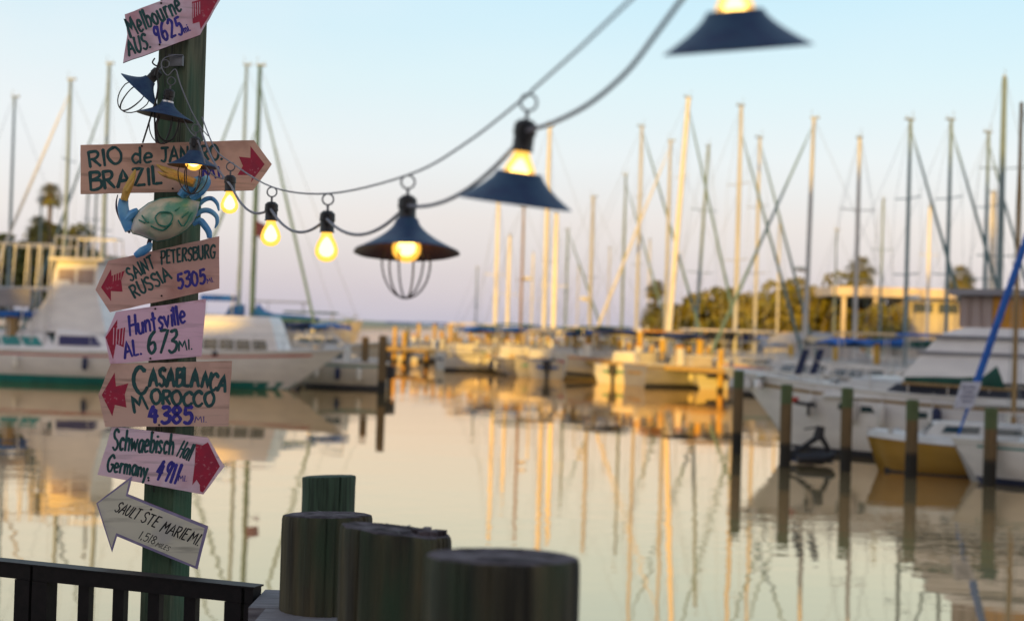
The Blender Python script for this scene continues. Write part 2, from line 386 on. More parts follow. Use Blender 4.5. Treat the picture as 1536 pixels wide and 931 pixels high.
OCC = [('long tall pale building behind the viewpoint, right part of the quay', -33, 40, -52, 24.0),
       ('middle low pale building behind the viewpoint between two taller ones', -45, -33.4, -52, 12.2),
       ('left pale building behind the viewpoint at the left end of the quay', -57, -45.4, -52, 14.6),
       ('pale building behind the viewpoint, slightly taller than the one on its right', -75, -57.4, -52, 15.6),
       ('far left pale tower block behind the viewpoint, tallest on the quay', -118, -75.4, -52, 29.0)]
for a in OCC: block(*a)

# ------------------------------------------------------------------ trees
def crown_mesh(name, rx, rz, n, ls, seed, m, clumps=26):
    rnd = random.Random(seed); b = MB(); cl = []
    for i in range(clumps):
        while True:
            p = Vector((rnd.uniform(-1, 1), rnd.uniform(-1, 1), rnd.uniform(-1, 1)))
            if p.length < 1: break
        p = p.normalized() * (p.length ** .5) * .8
        cl.append((Vector((p.x * rx, p.y * rx, p.z * rz)), rnd.uniform(.22, .42)))
    for i in range(n):
        c, r_ = cl[rnd.randrange(clumps)]
        d = Vector((rnd.gauss(0, 1), rnd.gauss(0, 1), rnd.gauss(0, 1))).normalized() * r_ * rx * rnd.uniform(.6, 1.05)
        d.z *= rz / rx if rz < rx else 1
        q = c + d; nn = Vector((rnd.gauss(0, 1), rnd.gauss(0, 1), rnd.gauss(0, 1))).normalized()
        a = nn.orthogonal().normalized() * ls * rnd.uniform(.6, 1.2); c2 = nn.cross(a).normalized() * ls * rnd.uniform(.4, .9)
        k = len(b.v); b.add([q - a, q + c2, q + a, q - c2], [(0, 1, 2, 3)])
    o = b.build(name, m); me = o.data; bpy.data.objects.remove(o); return me
CR = [crown_mesh('crown', 1, .85, 2600, .085, s, 'leaf') for s in (1, 2, 3)] + [crown_mesh('crown', 1, .85, 2600, .085, s, 'leaf_dark') for s in (4, 5)]
def tree(px, py_top, D, rad, label, kind=0, group='trees on the shore', gz=.7):
    top = P(px, py_top, D); h = top.z - gz; cz = h - rad * .85
    t_ = thing('broadleaf_tree', label, 'tree', (top.x, D, gz), group=group)
    b = MB(); b.tube([(0, 0, -.2), (.05, 0, cz * .4), (0, .1, cz)], [.22, .17, .1], 7)
    for k in range(4):
        a_ = k * 1.7 + kind; b.tube([(0, 0, cz * .5), (math.cos(a_) * rad * .4, math.sin(a_) * rad * .4, cz), (math.cos(a_) * rad * .6, math.sin(a_) * rad * .6, cz + rad * .3)], [.1, .06, .03], 5)
    b.build('trunk', 'bark', t_)
    o = bpy.data.objects.new('crown', CR[kind]); COL.objects.link(o); o.parent = t_
    o.location = (0, 0, cz); o.scale = (rad, rad, rad); o.rotation_euler = (0, 0, random.random() * 6)
tl = [(1012, 450, 150, 3.6, 'low olive tree at the left end of the right-hand tree line, beside the sunlit mast', 0), (1042, 440, 148, 3.8, 'low rounded tree just left of the slate-grey mast in the right-hand tree line', 1),
      (1072, 432, 146, 3.9, 'rounded tree between the slate mast and the tall pink-topped mast', 2), (1096, 438, 150, 3.8, 'dark tree directly behind the tall pink-topped mast', 3),
      (1124, 427, 146, 4.2, 'olive tree just right of the tall pink-topped mast', 0), (1155, 424, 146, 4.2, 'olive tree behind the crossing furled headsails', 1),
      (1184, 418, 147, 4.5, 'taller olive tree left of the pink mast', 2), (1214, 424, 146, 4.2, 'bushy tree directly behind the pink mast', 0),
      (1248, 410, 150, 4.2, 'tallest broadleaf tree rising above the left end of the flat roof', 1), (1286, 432, 146, 3.6, 'olive tree under the flat roof beside the pale mast', 2), (1322, 448, 128, 2.6, 'small round golden-green tree in front of the white building', 0),
      (1450, 445, 150, 3.0, 'small tree behind the right end of the flat roof', 1)]
for a in tl: tree(*a[:4], a[4], a[5])
for a in [(-20, 345, 126, 4.4, 'dark tree at the far left edge behind the yacht', 3), (20, 352, 124, 3.8, 'dark bushy tree at the left edge under the bare masts', 4), (52, 372, 122, 3.2, 'lower dark bush left of the left-hand palm', 3),
          (95, 330, 128, 3.3, 'round-crowned tree right of the left-hand palm', 4), (130, 372, 124, 3.0, 'low dark tree just left of the signpost boards', 3), (160, 380, 122, 2.6, 'low dark tree mostly hidden behind the signpost boards', 4)]:
    tree(*a[:4], a[4], a[5], 'trees on the left shore')
def palm_crown(rad, seed, n=90):
    rnd = random.Random(seed); b = MB()
    for i in range(n):
        a_ = rnd.uniform(0, 2 * PI); el = rnd.uniform(-.9, 1.3); d = Vector((math.cos(a_) * math.cos(el), math.sin(a_) * math.cos(el), math.sin(el)))
        s = d.cross(Vector((0, 0, 1))).normalized(); p0 = d * rad * .15; p1 = d * rad * .55; tip = d * rad - Vector((0, 0, rad * .18))
        for j in range(7):                       # a fan of pointed leaflets
            u = (j - 3) / 3; q = tip + s * u * rad * .42 - d * abs(u) * rad * .25 - Vector((0, 0, abs(u) * rad * .06))
            wv = s * rad * .085
            b.add([p1 - wv * .6, p1 + wv * .6, q + wv * .2, q - wv * .2], [(0, 1, 2, 3)])
        b.tube([p0, p1], rad * .015, 4)
    return b
def palm(px, py, D, rad, label, seed, gz=.7):
    c = P(px, py, D); t_ = thing('palm_tree', label, 'palm tree', (c.x, D, gz), group='palms on the shore'); h = c.z - gz
    b = MB(); b.tube([(.5, 0, -.3), (.2, 0, h * .4), (0, 0, h * .8), (0, 0, h)], [.22, .18, .17, .2], 8); b.build('trunk', 'bark', t_)
    pc = palm_crown(rad, seed); pc.v = [v + Vector((0, 0, h)) for v in pc.v]; pc.build('crown', 'palm', t_)
palm(984, 433, 140, 1.3, 'taller of the two small round palms left of the right-hand trees', 1)
palm(980, 470, 132, 1.5, 'lower of the two small round palms left of the right-hand trees', 2)
palm(1291, 406, 145, 2.0, 'palm standing behind the flat roof beside the pale mast', 3)
palm(1440, 418, 145, 1.9, 'palm behind the right part of the flat roof', 4)
palm(76, 292, 118, 1.3, 'tall thin palm behind the left-hand masts', 5)
palm(58, 340, 112, 1.2, 'short palm under the tall thin palm at left', 6)

# unseen trees added behind the viewpoint to dapple shade over the far dock
for i in range(5):
    x_ = [-66, -58, -51.5, -45.5, -40][i]; y_ = -40 + (i % 3) * 1.5; rad = 2.1 + (i * 7 % 5) * .22; cz = 11.6 + (i * 5 % 7) * .42
    t_ = thing('added_shade_tree', 'quayside tree behind the viewpoint, number %s from the left end' % ['one', 'two', 'three', 'four', 'five', 'six', 'seven', 'eight', 'nine'][i], 'tree', (x_, y_, .6), group='unseen trees added for shade behind the viewpoint')
    b = MB(); b.tube([(0, 0, 0), (.1, 0, cz * .5), (0, .1, cz)], [.25, .18, .1], 7); b.build('trunk', 'bark', t_)
    o = bpy.data.objects.new('crown', CR[i % 5]); COL.objects.link(o); o.parent = t_; o.location = (0, 0, cz); o.scale = (rad, rad, rad * .9); o.rotation_euler = (0, 0, i)

# ------------------------------------------------------------------ building on the right shore
c = P(1350, 500, 140); bt = thing('boathouse', 'white flat-roofed marina building behind the masts at right', 'building', (c.x, 140, .7))
def bx(px): return P(px, 500, 140).x - c.x
zr = P(1350, 437, 140).z - .7
b = MB(); b.box(((bx(1232) + bx(1500)) / 2, 0, zr - .25), (bx(1500) - bx(1232), 9, .9)); b.build('roof', 'roof_white', bt)
b = MB(); b.box(((bx(1345) + bx(1440)) / 2, 1, (zr - .7) / 2), (bx(1440) - bx(1345), 6, zr - .7)); b.build('wall', 'stucco', bt)
for q in (1250, 1296, 1340, 1442, 1480):
    b = MB(); b.box((bx(q), -4, (zr - .7) / 2), (.35, .35, zr - .7)); b.build('column', 'roof_white', bt)
for q in (1362, 1400):
    b = MB(); b.box((bx(q) + .8, -2.03, zr - 1.6), (1.9, .08, .9)); wi = b.build('window', 'window', bt)
b = MB(); b.box((bx(1460), -4.6, 2.6), (7.5, 2.5, .35)); b.build('awning', 'roof_white', bt)

# ------------------------------------------------------------------ boats
def hull_rings(Lh, B, fb, over=.9, stern=.72, rise=.35, n=15, depth=.35, fine=1.6):
    rings = []
    for i in range(n):
        u = i / (n - 1); x = -Lh / 2 + Lh * u
        bw = B / 2 * (stern + (1 - stern) * math.sin(min(u / .45, 1) * PI / 2)) if u < .45 else B / 2 * (1 - ((u - .45) / .55) ** fine) ** .8
        bw = max(bw, .02); z = fb * (1 + rise * max(0, (u - .3) / .7) ** 1.7 + .06 * (1 - u))
        ov = over * max(0, (u - .5) / .5) ** 2
        ring = []
        for s_, (kw, kz) in enumerate([(0, -depth), (.55, -depth * .75), (.82, 0), (.93, .4), (1, 1)]):
            zz = kz if kz < 0 else kz * z
            ring.append((x - ov * (1 - max(kz, 0)), bw * kw * (1 if kz > 0 else (1 - .5 * u ** 2)), zz))
        rings.append((ring, bw, z, x))
    return rings
def hull(b, rg):
    R = []
    for ring, bw, z, x in rg:
        left = [Vector(p) for p in ring]; right = [Vector((p[0], -p[1], p[2])) for p in ring[1:]][::-1]
        R.append(right + left)
    b.loft(R, cap0=True, cap1=True, closed=False)
def hull_parts(root, rg, m_h, m_s, stripe_h=.16, deck_m='deck', rail=True):
    b = MB(); hull(b, rg); b.build('hull', m_h, root, smooth=True)
    b = MB(); R = []
    for ring, bw, z, x in rg:
        R.append([(ring[4][0], bw, z - .07), (ring[4][0], 0, z - .02), (ring[4][0], -bw, z - .07)])
    b.loft(R, False, False, closed=False); b.build('deck', deck_m, root)
    # bootstripe just proud of the hull at the waterline
    b = MB()
    for sgn in (1, -1):
        R = []
        for ring, bw, z, x in rg:
            k2, k3 = Vector(ring[2]), Vector(ring[3]); u = min(1, stripe_h / max(k3.z, .01)); p0 = k2 - (k3 - k2) * .1; p1 = k2.lerp(k3, u)
            R.append([(p0.x, sgn * (p0.y + .014), p0.z), (p1.x, sgn * (p1.y + .014), p1.z)])
        b.loft(R, False, False, closed=False)
    b.build('boot_stripe', m_s, root)
    b = MB()
    for sgn in (1, -1):
        b.tube([(ring[4][0], sgn * bw, z + .02) for ring, bw, z, x in rg], .04, 5)
    b.build('rub_rail', 'deck', root)
    cm = random.Random(root['label']).choice(['cov_navy', 'teal', 'red', 'cov_blue', 'dark_stripe', 'mast_wood'])
    for sgn in (1, -1):
        b = MB(); b.loft([[(Vector((r_[0][4][0], sgn * (r_[1] + .012), r_[2])) .lerp(Vector((r_[0][3][0], sgn * (r_[0][3][1] + .012), r_[0][3][2])), k_)) for k_ in (.16, .24)] for r_ in rg[:-1]], False, False, closed=False); b.build('cove_stripe', cm, root)
    bwT, zT = rg[0][1], rg[0][2]; xT = rg[0][3]
    b = MB(); b.box((xT - .02, 0, zT * .62), (.03, bwT * 1.1, .14)); b.build('transom_band', cm, root)
    for k_ in range(3):
        u_ = .28 + .2 * k_; r_ = rg[int(u_ * (len(rg) - 1))]
        for sgn in (1, -1):
            b = MB(); b.lathe([(.01, 0), (.09, .04), (.11, .12), (.11, .42), (.09, .5), (.01, .54)], 8, (r_[0][4][0], sgn * (r_[1] + .11), r_[2] - .75)); b.build('fender', 'mast_white' if k_ != 1 else 'cov_navy', root, smooth=True)
def sheer_at(rg, x):
    for i in range(len(rg) - 1):
        if rg[i][3] <= x <= rg[i + 1][3]:
            u = (x - rg[i][3]) / (rg[i + 1][3] - rg[i][3]); return rg[i][1] + (rg[i + 1][1] - rg[i][1]) * u, rg[i][2] + (rg[i + 1][2] - rg[i][2]) * u
    return rg[-1][1], rg[-1][2]
def lifelines(root, rg, x0, x1, step=1.6, hgt=.6):
    b = MB()
    for sgn in (1, -1):
        pts = []; x = x0
        while x <= x1 + .01:
            bw, z = sheer_at(rg, x); y = sgn * max(bw - .06, 0)
            b.tube([(x, y, z), (x, y, z + hgt)], .016, 5); pts.append((x, y, z + hgt)); x += step
        b.tube(pts, .014, 5); b.tube([(p[0], p[1], p[2] - hgt / 2) for p in pts], .01, 4)
    b.build('guard_rail', 'chrome', root)
def cabin(root, x0, x1, w0, w1, z0, h, rakef=.8, raker=.2, m='deck', wm='window', nwin=3, name='cabin', strip=False, wv=(.32, .74)):
    """x0 aft, x1 front"""
    b = MB()
    bot = [(x0, -w0 / 2, z0), (x1, -w1 / 2, z0), (x1, w1 / 2, z0), (x0, w0 / 2, z0)]
    top = [(x0 + raker, -w0 * .43, z0 + h), (x1 - rakef, -w1 * .40, z0 + h), (x1 - rakef, w1 * .40, z0 + h), (x0 + raker, w0 * .43, z0 + h)]
    mid = [tuple(Vector(a_).lerp(Vector(c_), .85)) for a_, c_ in zip(bot, top)]
    top2 = [((p[0] * .96 + (x0 + x1) * .02), p[1] * .92, p[2]) for p in top]
    b.loft([bot, mid, top2]); cb = b.build(name, m, root)
    n = 1 if strip else nwin
    for sgn in (1, -1):
        a0 = Vector(bot[2 if sgn > 0 else 1]); a1 = Vector(bot[3 if sgn > 0 else 0]); t1 = Vector(top[3 if sgn > 0 else 0]); t0 = Vector(top[2 if sgn > 0 else 1])
        def pt(u, v): return (a1.lerp(a0, u)).lerp(t1.lerp(t0, u), v)
        nr = (pt(1, 0) - pt(0, 0)).cross(pt(0, 1) - pt(0, 0)).normalized()
        if nr.y * sgn < 0: nr = -nr
        for i in range(n):
            u0 = .08 + .84 * i / n; u1 = .08 + .84 * (i + .86) / n
            q = [pt(u0, wv[0]), pt(u1, wv[0]), pt(u1, wv[1]), pt(u0, wv[1])]
            bb = MB(); bb.loft([[p - nr * .02 for p in q], [p + nr * .025 for p in q]]); bb.build('window', wm, cb)
    if name == 'trunk_cabin': return cb
    # windscreen
    f0, f1, g0, g1 = Vector(bot[1]), Vector(bot[2]), Vector(top[1]), Vector(top[2])
    nr = (f1 - f0).cross(g0 - f0).normalized()
    if nr.x < 0: nr = -nr
    q = [f0.lerp(g0, .35).lerp(f1.lerp(g1, .35), .1), f0.lerp(g0, .35).lerp(f1.lerp(g1, .35), .9), f0.lerp(g0, .8).lerp(f1.lerp(g1, .8), .9), f0.lerp(g0, .8).lerp(f1.lerp(g1, .8), .1)]
    bb = MB(); bb.loft([[p - nr * .02 for p in q], [p + nr * .025 for p in q]]); bb.build('windscreen', wm, cb)
    return cb

SB = 'sailboats moored in the marina'
def sailboat(label, tx, ty, D, yaw, L_=9.5, hm='hull_white', sm='dark_stripe', cov='cov_navy', mm='alu', lean=0, furl=None, furl_mat='furl_teal', boom=True, rmast=.085, radar=None, spread=True, fb=1.05, twin=0, cabin_on=True, boom_z=1.35, backstay=False, mastx=.6, fan=0, blen=None):
    top = P(tx, ty, D); mx = mastx; hz = top.z
    R = Matrix.Rotation(math.radians(lean), 3, 'Y') @ Matrix.Rotation(math.radians(yaw), 3, 'Z')
    rmast *= 1.25 if 'lit' in label or mm == 'mast_white' else 1.0
    hm_len = hz / math.cos(math.radians(lean)); off = R @ Vector((mx, 0, hm_len))
    if hm == 'hull_white': hm = random.Random(label).choice(['hull_white', 'hull_grey', 'hull_cream', 'hull_grey', 'hull_navy'])
    root = thing('sailboat', label, 'sailboat', (top.x - off.x, top.y - off.y, 0), R.to_euler(), SB)
    rg = hull_rings(L_, L_ * .31, fb); hull_parts(root, rg, hm, sm)
    if cabin_on: cabin(root, -L_ * .2, L_ * .22, L_ * .2, L_ * .13, fb - .02, .55, .5, .1, nwin=3)
    lifelines(root, rg, -L_ * .42, L_ * .44, L_ * .14)
    zt = hm_len
    b = MB(); b.tube([(mx, 0, fb), (mx, 0, zt * .6), (mx, 0, zt)], [rmast, rmast, rmast * .75], 10, flat=1.3); ms = b.build('mast', mm, root, smooth=True)
    b = MB(); b.box((mx - .05, 0, zt + .03), (.45, .14, .08)); b.tube([(mx + .12, 0, zt), (mx + .12, 0, zt + .45)], .012, 5); b.tube([(mx - .2, 0, zt), (mx - .2, 0, zt + .2)], .02, 5); b.build('masthead', 'stay', ms)
    if spread:
        for k_ in (.45, .72) if zt > 12 else (.55,):
            b = MB(); wd = L_ * .095
            b.tube([(mx - .05, -wd, zt * k_ + .05), (mx, 0, zt * k_), (mx - .05, wd, zt * k_ + .05)], .028, 5); b.build('spreader', mm, ms)
    bw, zz = sheer_at(rg, mx)
    b = MB(); kk = .72 if zt > 12 else .55; wd = L_ * .095
    for sgn in (1, -1):
        b.tube([(mx, sgn * bw * .95, zz), (mx - .05, sgn * wd, zt * kk), (mx, sgn * .05, zt)], .008, 4, cap=False)
        b.tube([(mx + .3, sgn * bw * .9, zz), (mx, sgn * .05, zt * .46)], .008, 4, cap=False)
    b.tube([(-L_ * .47, 0, fb), (mx, 0, zt)], .009, 4, cap=False); b.build('shrouds', 'stay', root)
    bowx = L_ * .47; zb = sheer_at(rg, bowx)[1]
    fs = Vector((bowx, 0, zb + .05)); ft = Vector((mx + .1, 0, zt * (furl or 1) - .1))
    if furl:
        b = MB(); b.tube([fs.lerp(ft, u) for u in (0, .04, .3, .6, .9, 1)], [.03, .09, .085, .07, .05, .02], 7); b.build('furled_headsail', furl_mat, root, smooth=True)
    else:
        b = MB(); b.tube([fs, ft], .010, 4, cap=False); b.build('forestay', 'stay', root)
    if boom:
        bl = blen or L_ * .40; z0 = fb + boom_z
        b = MB(); b.tube([(mx - .1, 0, z0), (mx - bl, 0, z0 + .05)], .06, 8); bo = b.build('boom', mm, root)
        b = MB(); st = [(0, .26 + fan), (.06, .24 + fan * .6), (.15, .19 + fan * .25), (.3, .16), (.5, .15), (.75, .12), (1, .07)]
        b.tube([(mx - .12 - u * bl * .96, 0, z0 + .10 + r_ * .7) for u, r_ in st], [r_ for u, r_ in st], 8, flat=.75)
        # flattened sides: squeeze in y
        b.v = [Vector((v.x, v.y * .7, v.z)) for v in b.v]
        b.build('sail_cover', cov, bo, smooth=True)
    if cabin_on:
        b = MB(); bw_ = L_ * .10; R_ = []
        for xx, hh in ((-L_ * .36, 1.55), (-L_ * .27, 1.75), (-L_ * .17, 1.6)):
            R_.append([(xx, -bw_, fb + hh - .15), (xx, -bw_ * .6, fb + hh), (xx, bw_ * .6, fb + hh), (xx, bw_, fb + hh - .15), (xx, bw_ * .6, fb + hh - .05), (xx, -bw_ * .6, fb + hh - .05)])
        b.loft(R_); b.build('bimini', cov, root)
        for sgn in (1, -1):
            for xx in (-.35, -.18):
                b = MB(); b.tube([(L_ * xx, sgn * bw_, fb), (L_ * xx, sgn * bw_, fb + 1.42)], .02, 5); b.build('bimini_pole', 'chrome', root)
    if radar:
        zr_ = zt * radar; b = MB(); b.lathe([(.02, zr_), (.26, zr_ + .02), (.30, zr_ + .12), (.24, zr_ + .22), (.02, zr_ + .25)], 14, (mx + .42, 0, 0)); b.box((mx + .2, 0, zr_ - .02), (.45, .08, .05)); b.build('radar_dome', 'mast_white', ms, smooth=True)
    if twin:
        b = MB(); b.tube([(-L_ * .36, 0, fb), (-L_ * .36, 0, twin)], [.06, .045], 8); b.build('mizzen_mast', mm, root)
    return root

# centre, in the low sun
sailboat('sailboat under the hanging lamp with the leftmost tall cream mast', 748, 298, 98, 70, 9, mm='mast_white', cov='cov_navy')
sailboat('small sailboat with a short white mast between the two taller masts left of centre', 765, 354, 104, 110, 8, mm='mast_white', cov='cov_blue')
sailboat('sailboat with a varnished brown mast right of the short white one', 786, 308, 92, 20, 9.5, mm='mast_wood', cov='cov_blue', radar=.55)
sailboat('tall sailboat with a thick cream mast running up past the hanging lamp shade', 825, 190, 90, 160, 11, mm='mast_white', cov='cov_white', rmast=.13)
sailboat('sailboat with a pale mast that ends just under the lamp shade rim', 835, 320, 86, 75, 9, mm='mast_white', cov='cov_tan', rmast=.10)
sailboat('sailboat with a thin grey mast and slate furled headsail right of the lamp', 852, 345, 108, 20, 9, furl=.98, mm='mast_teal')
sailboat('sailboat with an orange lit mast carrying a white radar dome', 890, 296, 88, 150, 9.5, cov='cov_blue', mm='alu', radar=.42, rmast=.09)
sailboat('sailboat with a dark slate mast and furled headsail behind the lit ones', 939, 262, 112, -10, 10, furl=.95, mm='mast_teal', cov='cov_green')
sailboat('sailboat with a tall golden-topped mast and slate furled headsail', 963, 190, 86, 12, 11, furl=.98, cov='cov_blue', rmast=.11)
sailboat('sailboat with a pale raked furled headsail sloping left from an orange mast', 1006, 212, 84, 172, 11, furl=.97, furl_mat='furl_white', cov='cov_green', rmast=.11)
sailboat('sailboat with the tallest, leaning, brightest sunlit mast', 1033, 146, 82, 15, 11.5, furl=.96, lean=3.2, mm='mast_white', cov='cov_navy', rmast=.13)
# right, mostly in shade
sailboat('sailboat with a slender slate mast leaning right of the brightest mast', 1063, 219, 92, -70, 10, lean=2.4, mm='mast_teal', cov='cov_navy')
sailboat('sailboat with the pink-topped mast carrying a small bracket light', 1112, 159, 76, 25, 11, furl=.9, cov='cov_navy', mm='alu', rmast=.11)
sailboat('sailboat with a grey-brown mast just right of the pink-topped mast', 1140, 207, 80, 25, 10.5, furl=.97, mm='alu', rmast=.09)
sailboat('sailboat with the pink mast carrying radar and two slate headsails crossing behind', 1221, 178, 72, 168, 11.5, furl=.97, cov='cov_tan', mm='alu', rmast=.12, radar=.44, lean=.8)
sailboat('sailboat with the single pale-grey mast in front of the palm', 1290, 207, 68, -75, 10, cov='cov_tan', mm='alu')
sailboat('sailboat with a slate mast, small bracket radar and bright blue sail cover', 1366, 180, 64, 20, 10, furl=.96, cov='cov_blue', mm='mast_teal', radar=.36)
sailboat('sailboat with a slate mast and furled headsail left of the right-edge group', 1427, 180, 66, 20, 10.5, furl=.96, cov='cov_green', mm='mast_teal')
sailboat('sailboat with a bluish mast, leftmost of the right-edge group', 1483, 199, 70, 20, 10, furl=.95, cov='cov_navy', mm='mast_teal')
sailboat('sailboat with a short cream sunlit mast within the right-edge group', 1491, 288, 84, -60, 8.5, mm='mast_white', cov='cov_white', rmast=.16)
sailboat('sailboat with the tallest mast of the right-edge group, crossed masthead', 1507, 117, 66, 70, 11, mm='mast_teal', cov='cov_navy', rmast=.12)
# left
sailboat('sailboat with a slate mast at the far left edge of the photograph', 22, 146, 80, 200, 10, mm='mast_teal', cov='cov_navy')
sailboat('sailboat with a slate mast and a long furled headsail sloping down to the left', 106, 120, 74, 180, 12, furl=.95, furl_mat='furl_white', mm='mast_teal', cov='cov_navy', rmast=.10)
sailboat('sailboat with a blue-grey mast just left of the signpost, flag halyard beside it', 164, 96, 78, 175, 11, furl=.9, mm='mast_teal', cov='cov_blue', rmast=.11, radar=.68)
sailboat('sailboat with a thin grey mast directly behind the blue-covered sailboat', 370, 98, 74, 190, 11, furl=.95, mm='mast_teal', cov='cov_navy', rmast=.09)
bs = sailboat('sailboat with the dark green mast and bright blue sail cover right of the signpost', 390, 99, 66, 186, 10, furl=.8, mm='mast_dark', cov='cov_blue', rmast=.12, mastx=1.0, blen=3.1, boom_z=1.75, fan=.25)
for i, (x, y, D) in enumerate([(62, 300, 100), (132, 290, 104), (146, 250, 96)]):
    sailboat(['short-masted sailboat far behind the left-hand masts, left of the palm', 'distant sailboat whose thin mast shows below the left end of the Rio board', 'distant sailboat with a bluish mast next to the signpost, under the Rio board'][i], x, y, D, [60, 110, 80][i], 8.5, mm='mast_teal', rmast=.07)

bsi = bs.matrix_basis.copy(); Ri = Matrix.Rotation(-math.radians(186), 3, 'Z')
def bl_(px, py, D=66): return Ri @ (P(px, py, D) - Vector(bs.location))
b = MB(); a_, c_ = bl_(391, 130), bl_(474, 494); b.tube([a_, a_.lerp(c_, .5), c_], [.03, .075, .07], 7); b.build('rolled_sail', 'furl_teal', bs, smooth=True)
b = MB(); q0, q1 = bl_(305, 447), bl_(352, 443); b.loft([[(q0.x, -1.1, q0.z - .1), (q0.x, 1.1, q0.z - .1), (q1.x, 1.1, q0.z - .1), (q1.x, -1.1, q0.z - .1)], [(q0.x, -.9, q0.z + .15), (q0.x, .9, q0.z + .15), (q1.x, .9, q0.z + .15), (q1.x, -.9, q0.z + .15)]]); b.build('blue_awning', 'cov_blue', bs)
for q in (q0, q1):
    for sgn in (-1, 1): b = MB(); b.tube([(q.x, sgn, 1.1), (q.x, sgn, q.z)], .03, 6); b.build('awning_pole', 'chrome', bs)
b = MB(); q0, q1 = bl_(328, 478), bl_(366, 460); b.loft([[(q0.x, -.9, q0.z - .5), (q0.x, .9, q0.z - .5), (q1.x, .8, q0.z - .5), (q1.x, -.8, q0.z - .5)], [(q0.x + (q1.x - q0.x) * .5, -.7, q1.z), (q0.x + (q1.x - q0.x) * .5, .7, q1.z), (q1.x, .6, q1.z + .1), (q1.x, -.6, q1.z + .1)]]); b.build('spray_hood', 'cov_blue', bs)
# flag on the dark green mast boat
p = P(383, 330, 65.6); fl = thing('flag', 'small dark red and purple flag hoisted by the dark green mast', 'flag', p)
b = MB(); R = [[Vector((u * .6, .06 * math.sin(u * 7 + v), -v * .7 - u * .25)) for v in (0, .5, 1)] for u in [i / 8 for i in range(9)]]
b.loft(R, False, False, closed=False); b.build('cloth', 'flag', fl); b = MB(); b.tube([(0, 0, .15), (0, 0, -1.6)], .012, 5); b.build('halyard', 'stay', fl)

MBG = 'motor boats moored in the marina'
def motorboat(label, px, D, yaw, L_=7.5, hm='hull_white', sm='dark_stripe', top=None, fb=.95, seed=0):
    c = PZ(px, 500 + 2.8 * F / D - 8, 0) if False else P(px, 500, D)
    root = thing('motor_boat', label, 'motor boat', (c.x, D, 0), (0, 0, math.radians(yaw)), MBG)
    rg = hull_rings(L_, L_ * .34, fb, stern=.9); hull_parts(root, rg, hm, sm)
    cabin(root, -L_ * .12, L_ * .24, L_ * .26, L_ * .18, fb - .02, .75, .7, .0)
    lifelines(root, rg, 0, L_ * .45, L_ * .15)
    if top:
        zt = fb + 2.0
        for x_ in (-.1, .12):
            for s_ in (1, -1):
                b = MB(); b.tube([(L_ * x_, s_ * L_ * .11, fb + .3), (L_ * x_, s_ * L_ * .11, zt)], .025, 6); b.build('canopy_pole', 'chrome', root)
        b = MB(); b.loft([[(L_ * -.2, -L_ * .13, zt), (L_ * .16, -L_ * .13, zt), (L_ * .16, L_ * .13, zt), (L_ * -.2, L_ * .13, zt)], [(L_ * -.19, -L_ * .12, zt + .1), (L_ * .15, -L_ * .12, zt + .1), (L_ * .15, L_ * .12, zt + .1), (L_ * -.19, L_ * .12, zt + .1)]])
        b.build('canopy', top, root)
    b = MB(); b.box((-L_ / 2 - .25, 0, .75), (.35, .35, .55)); b.box((-L_ / 2 - .2, 0, .2), (.14, .14, .9)); b.build('outboard_engine', 'rubber', root)
    return root
mbs = [(650, 112, 60, 7, 'hull_white', 'cov_blue', 'small white motor boat behind the far end of the dock'), (700, 96, 80, 7.5, 'hull_cream', 'cov_white', 'cream motor boat moored left of the leftmost tall cream mast'),
       (770, 88, 100, 8, 'hull_grey', 'cov_green', 'motor boat moored below the brown mast'), (845, 84, 75, 7.5, 'hull_cream', None, 'open cream motor boat with bright stern right of the thick cream mast'),
       (905, 82, 110, 8, 'hull_grey', 'cov_green', 'grey motor boat with green canopy below the radar mast'), (948, 79, 70, 7, 'hull_white', None, 'open white motor boat below the golden-topped mast'),
       (1055, 76, 95, 8, 'hull_white', 'roof_white', 'white motor boat with hard top right of the brightest mast'), (1120, 76, 20, 8, 'hull_grey', 'cov_white', 'grey motor boat with pale canopy behind the leftmost near piling'),
       (1215, 66, 165, 8, 'hull_white', None, 'white motor boat with cabin under the pink mast'), (1300, 60, 160, 8.5, 'hull_white', 'cov_tan', 'white motor boat with tan canopy ahead of the pale-grey mast'),
       (1400, 56, 170, 8.5, 'hull_grey', 'cov_blue', 'grey motor boat with blue canopy behind the raked white yacht')]
for a in mbs: motorboat(a[6], a[0], a[1], a[2], a[3], a[4], top=a[5])
# boats further back that fill the rows
rowb = [(600, 130, 80, 8, 'hull_grey'), (632, 124, 100, 7, 'hull_cream'), (672, 118, 70, 8, 'hull_white'), (725, 112, 95, 8, 'hull_cream'), (812, 106, 80, 8, 'hull_white'), (872, 100, 100, 8, 'hull_white'), (925, 98, 75, 8, 'hull_cream'), (985, 96, 100, 8, 'hull_white'), (1090, 92, 80, 8, 'hull_white'), (1160, 88, 95, 8, 'hull_cream')]
rl = ['farthest grey motor boat at the left end of the dock', 'cream motor boat, second from the left end of the dock', 'white motor boat, third from the left end of the dock', 'cream motor boat behind the leftmost tall cream mast', 'white motor boat in the back row behind the thick cream mast', 'white motor boat in the back row left of the radar mast', 'cream motor boat in the back row right of the radar mast', 'white motor boat in the back row below the small palms', 'white motor boat in the back row before the tree line', 'cream motor boat in the back row behind the crossing headsails']
for a, l_ in zip(rowb, rl): motorboat(l_, a[0], a[1], a[2], a[3], a[4], top=random.choice(['cov_white', 'cov_tan', None, 'cov_blue']))
